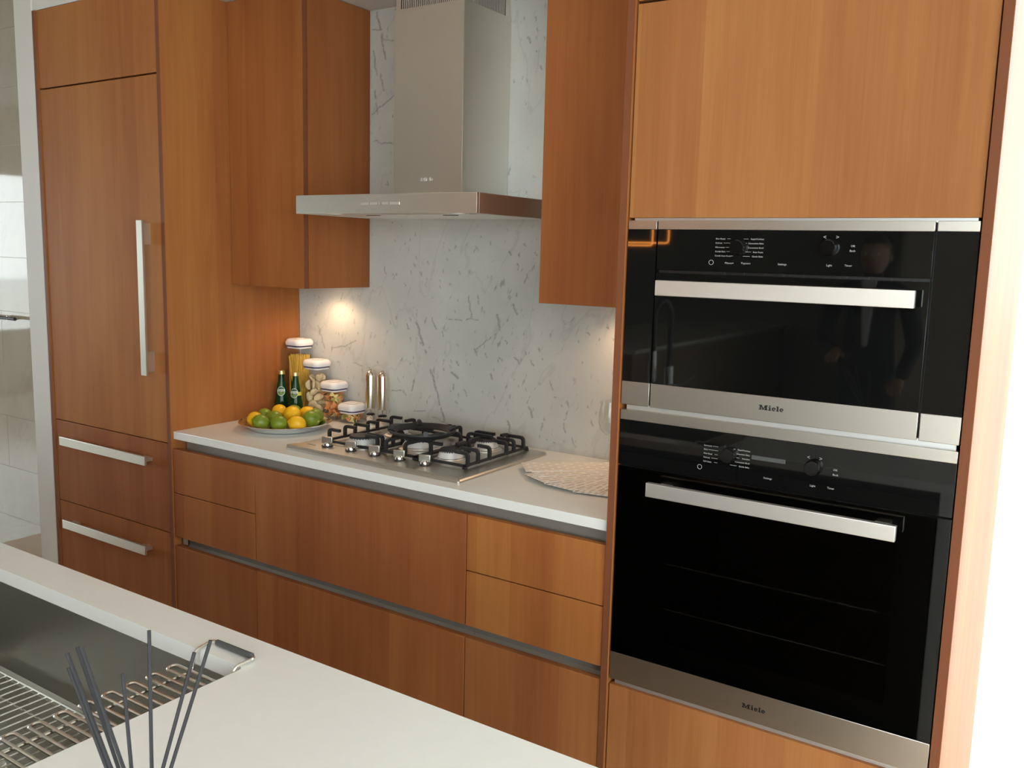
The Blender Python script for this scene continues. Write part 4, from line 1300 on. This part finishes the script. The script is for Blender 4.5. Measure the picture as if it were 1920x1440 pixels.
# ------------------------------------------------------------------ salt and pepper mills
def mill(x, y, lab):
    t = thing('pepper_mill', (x, y, ZC), lab, 'mill', 'pair of steel mills')
    z = ZC
    obj('base', B().lathe([(0, z + 0.0006), (0.0185, z + 0.0006), (0.0190, z + 0.002), (0.0190, z + 0.034), (0.0178, z + 0.036), (0, z + 0.036)], (x, y, 0), 32), 'chrome', t)
    obj('grinder', B().lathe([(0, z + 0.043), (0.011, z + 0.043), (0.0165, z + 0.040), (0.0165, z + 0.0362), (0, z + 0.0362)], (x, y, 0), 24), 'black', t, label='black grinding mechanism')
    obj('chamber', B().lathe([(0.0172, z + 0.0362), (0.0172, z + 0.0620), (0.0160, z + 0.0620), (0.0160, z + 0.0362)], (x, y, 0), 32), 'clear', t, label='clear acrylic chamber')
    obj('spindle', B().lathe([(0.0022, z + 0.043), (0.0022, z + 0.063)], (x, y, 0), 10), 'chrome', t)
    obj('barrel', B().lathe([(0, z + 0.0622), (0.0180, z + 0.0622), (0.0188, z + 0.064), (0.0188, z + 0.185), (0.0175, z + 0.194), (0.0135, z + 0.202), (0.008, z + 0.2065), (0.0, z + 0.2072)], (x, y, 0), 32), 'mill', t, label='tall polished steel barrel')
    obj('top_button', B().lathe([(0.0045, z + 0.2060), (0.0052, z + 0.2100), (0.0040, z + 0.2135), (0, z + 0.2145)], (x, y, 0), 16), 'chrome', t)


mill(1.211, -0.046, 'steel spice mill standing next to the squat canister')
mill(1.272, -0.046, 'steel spice mill standing apart from the canisters')

# ------------------------------------------------------------------ fanned napkins and stem glass
px, py = 2.33, -0.115
nsrc = None
for i in range(9):
    ang = math.radians(222 + i * 10.0 + (i % 3 - 1) * 1.5)
    o_b = B().box(0.035, 0.315, -0.056, 0.056, 0.0, 0.0016)
    nm = o_b
    if nsrc is None:
        me = bpy.data.meshes.new('paper_napkin')
        o_b.bm.to_mesh(me)
        me.materials.append(M['napkin'])
        nsrc = me
    o_b.bm.free()
    o = bpy.data.objects.new('paper_napkin', nsrc)
    COL.objects.link(o)
    o.location = (px, py, ZC + 0.0008 + (8 - i) * 0.0020)
    o.rotation_euler = (0, 0, ang)
    ls = (1.0, 0.96, 1.03, 0.98, 1.02, 0.97, 1.01, 0.98, 1.0)[i]
    o.scale = (ls, 1, 1)
    o['label'] = 'printed paper napkin, %s of the fan on the worktop' % ('topmost', 'second from the top', 'third from the top', 'fourth from the top', 'middle one', 'fourth from the bottom', 'third from the bottom', 'second from the bottom', 'lowest')[i]
    o['category'] = 'napkin'
    o['group'] = 'fan of napkins'


def stem_glass(x, y, lab):
    t = thing('wine_glass', (x, y, ZC), lab, 'glass')
    z = ZC
    obj('foot', B().lathe([(0, z + 0.0006), (0.036, z + 0.0006), (0.036, z + 0.0016), (0.012, z + 0.004), (0.0045, z + 0.010)], (x, y, 0), 40), 'glass', t)
    obj('stem', B().lathe([(0.0045, z + 0.0101), (0.0036, z + 0.03), (0.0036, z + 0.085), (0.006, z + 0.092)], (x, y, 0), 20), 'glass', t)
    obj('bowl', B().lathe([(0.0, z + 0.0922), (0.014, z + 0.095), (0.030, z + 0.110), (0.038, z + 0.135), (0.037, z + 0.165), (0.031, z + 0.205), (0.0302, z + 0.205), (0.036, z + 0.165), (0.037, z + 0.135), (0.029, z + 0.111), (0.013, z + 0.097), (0.0, z + 0.095)], (x, y, 0), 40), 'glass', t)


stem_glass(2.243, -0.050, 'clear stem glass on the worktop beside the oven cabinet')

# ------------------------------------------------------------------ island
isl = thing('island', ((IX0 + IX1) / 2, (IY + IYN) / 2, 0), 'kitchen island cabinet of dark wood under a white top', 'island')
obj('cabinet', B().box(IX0 + 0.04, 1.58, IYN + 0.04, IY - 0.035, 0.09, ZCB - 0.001).box(2.50, IX1 - 0.042, IYN + 0.04, IY - 0.035, 0.09, ZCB - 0.001)
    .box(1.58, 2.50, IYN + 0.04, -2.20, 0.09, ZCB - 0.001).box(1.58, 2.50, -1.66, IY - 0.035, 0.09, ZCB - 0.001), 'island_wood', isl)
for i in range(4):
    w = (IX1 - 0.045 - IX0 - 0.045) / 4
    xa = IX0 + 0.045 + i * w
    obj('door', B().box(xa + 0.002, xa + w - 0.002, IY - 0.035, IY - 0.014, 0.10, ZCB - 0.03, 0.001), 'island_wood', isl)
obj('toe_kick', B().box(IX0 + 0.06, IX1 - 0.05, IYN + 0.08, IY - 0.08, 0.0, 0.09), 'black', isl)
obj('end_panel', B().box(IX1 - 0.040, IX1 - 0.001, IYN + 0.01, IY - 0.006, 0.0, ZCB - 0.001, 0.001), 'wall', isl)
ib = B()
ov = [(IX0, IYN), (IX1, IYN), (IX1, IY), (IX0, IY)]
# rounded cutout for the sink
cut = [(p[0], p[1]) for p in rsq((SX0 + SX1) / 2, (SY0 + SY1) / 2, 0, (SX1 - SX0) / 2, 0.010, 3, (SY1 - SY0) / 2)]


def ring_slab(bm, outer, inner, z0, z1):
    """flat slab with a hole: fans between each outer corner and the matching inner arc"""
    k = len(inner) // 4
    # inner arcs start at (+,+) then (-,+), (-,-), (+,-); order outer the same way
    oc = [(outer[2]), (outer[3]), (outer[0]), (outer[1])]
    layers = []
    for z in (z0, z1):
        I = [bm.verts.new((p[0], p[1], z)) for p in inner]
        O = [bm.verts.new((p[0], p[1], z)) for p in oc]
        layers.append((I, O))
        for q in range(4):
            for i in range(k - 1):
                bm.faces.new((O[q], I[q * k + i], I[q * k + i + 1]))
            a = I[q * k + k - 1]; b_ = I[((q + 1) * k) % len(inner)]
            bm.faces.new((O[q], a, b_, O[(q + 1) % 4]))
    (I0, O0), (I1, O1) = layers
    for i in range(len(inner)):
        j = (i + 1) % len(inner)
        bm.faces.new((I0[i], I0[j], I1[j], I1[i]))
    for i in range(4):
        j = (i + 1) % 4
        bm.faces.new((O0[i], O0[j], O1[j], O1[i]))


ring_slab(ib.bm, ov, cut, ZCB, ZC)
obj('worktop', ib, 'quartz', None, smooth=20, label='white stone island top with a sink cutout', category='worktop')

# sink under the cutout
sk = thing('sink', ((SX0 + SX1) / 2, (SY0 + SY1) / 2, 0.66), 'undermount stainless steel sink set in the island', 'sink')
scx, scy = (SX0 + SX1) / 2, (SY0 + SY1) / 2
sh, sv = (SX1 - SX0) / 2 + 0.006, (SY1 - SY0) / 2 + 0.006
ZS = 0.680
sb = B()
sb.loft([rsq(scx, scy, ZCB - 0.0005, sh + 0.020, 0.02, 4, sv + 0.020), rsq(scx, scy, ZCB - 0.0005, sh, 0.014, 4, sv), rsq(scx, scy, ZS + 0.012, sh, 0.014, 4, sv), rsq(scx, scy, ZS, sh - 0.012, 0.010, 4, sv - 0.012)], cap0=False, cap1=True)
obj('basin', sb, 'sink', sk, recalc=False)
obj('drain', B().lathe([(0.0, ZS + 0.001), (0.045, ZS + 0.001), (0.055, ZS + 0.004), (0.057, ZS + 0.001)], (scx - 0.02, scy, 0), 32), 'chrome', sk)

# wire grid on the sink floor
gx0, gx1, gy0, gy1 = SX0 + 0.03, SX1 - 0.03, SY0 + 0.02, -1.712
ZG = 0.706
gr = thing('sink_grid', (scx, scy, ZS), 'wire protector grid lying in the bottom of the sink', 'sink grid')
obj('frame', B().tube(arc_path([(gx0 + 0.2, gy1, ZG), (gx1, gy1, ZG), (gx1, gy0, ZG), (gx0, gy0, ZG), (gx0, gy1, ZG), (gx0 + 0.2, gy1, ZG)], 0.03, 5), 0.0032, 8), 'chrome', gr)
n = int((gx1 - gx0) / 0.0245)
for i in range(1, n):
    x = gx0 + (gx1 - gx0) * i / n
    obj('wire', B().tube([(x, gy0, ZG - 0.002), (x, gy1, ZG - 0.002)], 0.0019, 6), 'chrome', gr)
for i in range(4):
    y = gy0 + (gy1 - gy0) * (0.12 + 0.253 * i)
    obj('wire', B().tube([(gx0, y, ZG - 0.0055), (gx1, y, ZG - 0.0055)], 0.0019, 6), 'chrome', gr)
for (x, y) in ((gx0 + 0.05, gy0 + 0.03), (gx1 - 0.04, gy0 + 0.03), (gx0 + 0.05, gy1 - 0.045), (gx1 - 0.04, gy1 - 0.045), (1.79, gy1 - 0.045)):
    obj('rubber_foot', B().lathe([(0, ZS + 0.001), (0.008, ZS + 0.001), (0.0095, ZS + 0.006), (0.0095, ZG + 0.001), (0.006, ZG + 0.005), (0, ZG + 0.006)], (x, y, 0), 16), 'rubber', gr)

# wire drying rack bridging the sink near its end
rk = thing('drying_rack', (2.37, -1.90, 0.87), 'chrome wire drying rack hung across the end of the sink', 'dish rack')
ZR = 0.888
ry0, ry1 = -2.115, -1.702
obj('rod', B().tube([(2.338, ry0, ZR - 0.0055), (2.338, ry1 - 0.003, ZR - 0.0055)], 0.0026, 8), 'rack', rk)
obj('rod', B().tube([(2.415, ry0, ZR - 0.0055), (2.415, ry1 - 0.003, ZR - 0.0055)], 0.0026, 8), 'rack', rk)
for i in range(11):
    y = ry1 - 0.010 - i * 0.0380
    p = [(2.443, y, ZR), (2.306, y, ZR), (2.306, y - 0.019, ZR), (2.443, y - 0.019, ZR)]
    obj('wire_loop', B().tube(arc_path(p, 0.0095, 6), 0.0030, 8), 'rack', rk)
for (ye, s) in ((ry1, 1), (ry0, -1)):
    yo = ye + s * 0.040
    p = [(2.343, ye - s * 0.004, ZR), (2.343, ye, ZR + 0.030), (2.338, yo, ZC + 0.006), (2.446, yo, ZC + 0.006), (2.441, ye, ZR + 0.030), (2.441, ye - s * 0.004, ZR)]
    h = obj('handle', B().tube(arc_path(p, 0.010, 5), 0.0030, 8), 'rack', rk)
    obj('grip', B().tube([(2.350, yo, ZC + 0.006), (2.436, yo, ZC + 0.006)], 0.0052, 10), 'grip', h, label='dark grey rubber grip')

# faucet behind the sink
fc = thing('faucet', (1.98, -2.22, ZC), 'tall dark gooseneck faucet with a spring hose on the island', 'faucet')
obj('base', B().lathe([(0, ZC + 0.0005), (0.028, ZC + 0.0005), (0.028, ZC + 0.006), (0.019, ZC + 0.012), (0.019, ZC + 0.20), (0, ZC + 0.20)], (1.98, -2.22, 0), 24), 'chrome', fc)
pth = [(1.98, -2.22, ZC + 0.20)] + [(1.98, -2.22 + 0.085 - 0.085 * math.cos(a), ZC + 0.40 + 0.085 * math.sin(a)) for a in [PI * i / 12 for i in range(13)]] + [(1.98, -2.05, ZC + 0.28)]
obj('neck', B().tube(pth, 0.011, 10), 'grip', fc)
obj('spray_head', B().lathe([(0, ZC + 0.15), (0.014, ZC + 0.15), (0.018, ZC + 0.165), (0.016, ZC + 0.28), (0, ZC + 0.28)], (1.98, -2.05, 0), 20), 'chrome', fc)
obj('lever', B().tube([(2.0, -2.22, ZC + 0.12), (2.04, -2.22, ZC + 0.125), (2.10, -2.22, ZC + 0.17)], 0.006, 8), 'chrome', fc)

# reed diffuser on the island
nk = Vector((2.822, -2.118, 1.0))
db = thing('diffuser_bottle', (nk.x, nk.y, ZC), 'small dark diffuser bottle on the island top', 'bottle')
obj('glass', B().lathe([(0, ZC + 0.0006), (0.028, ZC + 0.0006), (0.030, ZC + 0.004), (0.030, ZC + 0.055), (0.026, ZC + 0.064), (0.013, ZC + 0.070), (0.013, ZC + 0.084), (0.0105, ZC + 0.084), (0.0105, ZC + 0.066), (0.024, ZC + 0.060), (0.027, ZC + 0.053), (0.027, ZC + 0.006), (0, ZC + 0.004)], (nk.x, nk.y, 0), 32), 'amber', db)
obj('collar', B().lathe([(0.0132, ZC + 0.0705), (0.0150, ZC + 0.071), (0.0150, ZC + 0.083), (0.0132, ZC + 0.0835)], (nk.x, nk.y, 0), 28), 'gold', db)
TIPS = [((2.723, -2.128, 1.177), (2.821, -2.118, 1.0)), ((2.725, -2.129, 1.165), (2.818, -2.121, 1.0)), ((2.729, -2.122, 1.187), (2.824, -2.116, 1.0)), ((2.734, -2.12, 1.184), (2.829, -2.113, 1.0)),
        ((2.77, -2.1, 1.161), (2.818, -2.121, 1.0)), ((2.787, -2.081, 1.206), (2.829, -2.113, 1.0)), ((2.826, -2.059, 1.182), (2.818, -2.12, 1.0)), ((2.838, -2.048, 1.196), (2.822, -2.118, 1.0))]
for i, (tp, nn) in enumerate(TIPS):
    tp, nn = Vector(tp), Vector(nn)
    # each reed has its own slot in the neck, one behind the other as seen across the island
    k_ = -0.0073 + 0.0021 * ((i * 3) % 8)
    hv = (nk - Vector((3.5423, -2.5876, 1.5787))).normalized()
    nn = nn + hv * k_
    tp = tp + hv * k_ * 1.6
    d = (nn - tp).normalized()
    e = nn + d * min(0.06, 0.07 / abs(d.z))
    # the foot of the reed stays inside the bottle
    r_ = Vector((e.x - nk.x, e.y - nk.y, 0))
    if r_.length > 0.022:
        e = Vector((nk.x, nk.y, e.z)) + r_.normalized() * 0.022
    b = B().tube([e, nn, nn * 0.5 + tp * 0.5, tp], 0.0019, 7)
    obj('diffuser_reed', b, 'reed', None, label='thin black reed standing in the diffuser bottle', category='reed', group='black diffuser reeds')

# ------------------------------------------------------------------ towel bar on the tiled wall, ring lamp
tb_ = thing('towel_bar', (-1.95, 0.0, 1.14), 'slim chrome towel bar on the tiled wall', 'towel bar')
obj('bar', B().tube([(-2.45, -0.012, 1.157), (-1.42, -0.012, 1.157)], 0.0055, 10), 'chrome', tb_)
for x in (-2.42, -1.50):
    obj('bracket', B().lathe([(0.0, 0.0), (0.011, 0.0), (0.011, 0.038), (0.0, 0.038)], (x, 0.0275, 1.157), 16, axis='y'), 'chrome', tb_)
obj('bar_end', B().tube([(-1.60, -0.012, 1.157), (-1.41, -0.012, 1.157)], 0.009, 12), 'grip', tb_)

# ------------------------------------------------------------------ ceiling downlights
for (x, y) in ((-0.9, -1.1), (0.9, -1.25), (2.2, -1.25), (0.4, -3.6), (2.4, -3.8)):
    t = thing('downlight', (x, y, CEIL - 0.01), 'round recessed ceiling downlight', 'ceiling lamp', 'recessed ceiling downlights')
    obj('trim', B().lathe([(0.045, CEIL - 0.0005), (0.060, CEIL - 0.0005), (0.060, CEIL - 0.004), (0.045, CEIL - 0.006)], (x, y, 0), 32), 'wall', t)
    obj('lens', B().lathe([(0.0, CEIL - 0.003), (0.0448, CEIL - 0.003)], (x, y, 0), 28), 'down', t)

# pendant of lit orange tubes deeper in the room (seen mirrored in the oven glass)
pl = thing('tube_pendant', (0.8, -4.0, 1.65), 'hanging lamp of two rectangular orange light tubes', 'lamp')
for (xa, xb, za_, zb_, yy) in ((0.25, 1.045, 1.650, 2.25, -4.0), (0.45, 1.13, 1.668, 2.10, -4.06)):
    obj('light_tube', B().tube(arc_path([((xa + xb) / 2, yy, za_), (xb, yy, za_), (xb, yy, zb_), (xa, yy, zb_), (xa, yy, za_), ((xa + xb) / 2, yy, za_)], 0.02, 4), 0.004, 8), 'neon', pl)
    obj('cable', B().tube([((xa + xb) / 2, yy, zb_), ((xa + xb) / 2, yy, CEIL)], 0.002, 6), 'black', pl)


# second counter deeper in the showroom
t = thing('display_counter', (0.25, -6.3, 0), 'second showroom counter with a white top behind the island', 'counter')
obj('cabinet', B().box(-0.28, 0.72, -8.0, -4.45, 0.09, ZCB - 0.001), 'counter_side', t)
obj('top', B().box(-0.30, 0.75, -8.02, -4.43, ZCB, ZC, 0.002), 'quartz', t)
obj('plinth', B().box(-0.22, 0.66, -7.9, -4.5, 0.0, 0.0895), 'black', t)

# ------------------------------------------------------------------ visitor standing beyond the island (mirrored in the oven glass)
def person(x, y):
    t = thing('person', (x, y, 0), 'person in dark suit and white shirt standing beyond the island', 'person')

    def skin_part(name, verts, edges, mat, parent):
        me = bpy.data.meshes.new(name)
        me.from_pydata([v[0] for v in verts], edges, [])
        o = bpy.data.objects.new(name, me)
        ORG[o.name] = ORG[t.name]
        link(o, mat, parent, {})
        md = o.modifiers.new('skin', 'SKIN')
        md.use_smooth_shade = True
        for i, v in enumerate(verts):
            o.data.skin_vertices[0].data[i].radius = v[1]
        o.data.skin_vertices[0].data[0].use_root = True
        s = o.modifiers.new('sub', 'SUBSURF'); s.levels = 2; s.render_levels = 2
        return o
    # pelvis, spine, neck, then arms and legs
    v = [((0, 0, 0.95), (0.16, 0.11)), ((0, 0, 1.12), (0.15, 0.10)), ((0, -0.01, 1.30), (0.17, 0.11)), ((0, -0.01, 1.42), (0.13, 0.085)), ((0, 0, 1.49), (0.055, 0.055)), ((0, 0.005, 1.54), (0.05, 0.05)),
         ((0.18, 0, 1.40), (0.065, 0.065)), ((0.24, -0.03, 1.13), (0.05, 0.05)), ((0.20, 0.12, 0.95), (0.038, 0.038)),
         ((-0.18, 0, 1.40), (0.065, 0.065)), ((-0.26, -0.02, 1.13), (0.05, 0.05)), ((-0.13, 0.16, 1.10), (0.036, 0.036)),
         ((0.09, 0, 0.84), (0.09, 0.09)), ((0.10, 0.01, 0.48), (0.065, 0.065)), ((0.10, -0.01, 0.10), (0.048, 0.048)),
         ((-0.09, 0, 0.84), (0.09, 0.09)), ((-0.10, 0.01, 0.48), (0.065, 0.065)), ((-0.10, -0.01, 0.10), (0.048, 0.048)),
         ((0.10, 0.12, 0.04), (0.038, 0.038)), ((-0.10, 0.12, 0.04), (0.038, 0.038))]
    e = [(0, 1), (1, 2), (2, 3), (3, 4), (4, 5), (3, 6), (6, 7), (7, 8), (3, 9), (9, 10), (10, 11), (0, 12), (12, 13), (13, 14), (0, 15), (15, 16), (16, 17), (14, 18), (17, 19)]
    body = skin_part('body', v, e, 'suit', t)
    hb_ = B()
    bmesh.ops.create_uvsphere(hb_.bm, u_segments=24, v_segments=18, radius=1.0)
    for q in hb_.bm.verts:
        c = q.co
        k = 1.0 - 0.22 * max(0, -c.z)
        nose = 0.022 * math.exp(-((c.x / 0.16) ** 2 + ((c.z + 0.12) / 0.22) ** 2)) if c.y > 0 else 0
        q.co = Vector((c.x * 0.078 * k, c.y * 0.095 * k + nose, c.z * 0.118 + 1.615)) + Vector((x, y, 0))
    head = obj('head', hb_, 'skin', t, smooth=80)
    hr = B()
    bmesh.ops.create_uvsphere(hr.bm, u_segments=24, v_segments=18, radius=1.0)
    bmesh.ops.delete(hr.bm, geom=[q for q in hr.bm.verts if q.co.z < (0.35 if q.co.y > 0.25 else -0.25)], context='VERTS')
    for q in hr.bm.verts:
        q.co = Vector((q.co.x * 0.085, q.co.y * 0.103, q.co.z * 0.124 + 1.618)) + Vector((x, y, 0))
    obj('hair', hr, 'hair', head, smooth=80)
    for s in (-1, 1):
        obj('ear', B().lathe([(0, 0.0), (0.018, 0.004), (0.02, 0.010), (0, 0.014)], (x + s * 0.076, y, 1.605), 12, axis='x'), 'skin', head)
        obj('eye', B().lathe([(0, 0.0), (0.010, 0.0), (0.008, 0.004), (0, 0.005)], (x + s * 0.030, y + 0.086, 1.625), 12, axis='y'), 'label_white', head)
    obj('mouth', B().box(x - 0.022, x + 0.022, y + 0.083, y + 0.092, 1.553, 1.560, 0.003), simple('lips', (0.30, 0.10, 0.08), 0.5, noise=0.05), head)
    sh_ = B()
    for i in range(9):
        z0 = 1.12 + 0.042 * i
        w = 0.012 + 0.003 * i
        sh_.box(x - w, x + w, y + 0.085, y + 0.112, z0, z0 + 0.0425)
    obj('shirt', sh_, 'shirt', t)
    for (hx, hy, hz, s) in ((0.20, 0.12, 0.95, 1), (-0.13, 0.16, 1.10, -1)):
        hv = [((hx, hy, hz), (0.028, 0.020)), ((hx, hy + 0.05, hz - 0.02), (0.036, 0.016)), ((hx, hy + 0.085, hz - 0.03), (0.036, 0.014))]
        he = [(0, 1), (1, 2)]
        for f in range(4):
            fx = (f - 1.5) * 0.019
            ln = (0.030, 0.036, 0.034, 0.026)[f]
            k = len(hv)
            hv += [((hx + fx, hy + 0.10, hz - 0.034), (0.009, 0.009)), ((hx + fx, hy + 0.10 + ln, hz - 0.045), (0.008, 0.008)), ((hx + fx, hy + 0.105 + ln, hz - 0.045 - ln * 0.8), (0.007, 0.007))]
            he += [(2, k), (k, k + 1), (k + 1, k + 2)]
        k = len(hv)
        hv += [((hx - s * 0.045, hy + 0.055, hz - 0.022), (0.010, 0.010)), ((hx - s * 0.055, hy + 0.090, hz - 0.034), (0.009, 0.009))]
        he += [(1, k), (k, k + 1)]
        skin_part('hand', hv, he, 'skin', t)


person(2.42, -3.95)
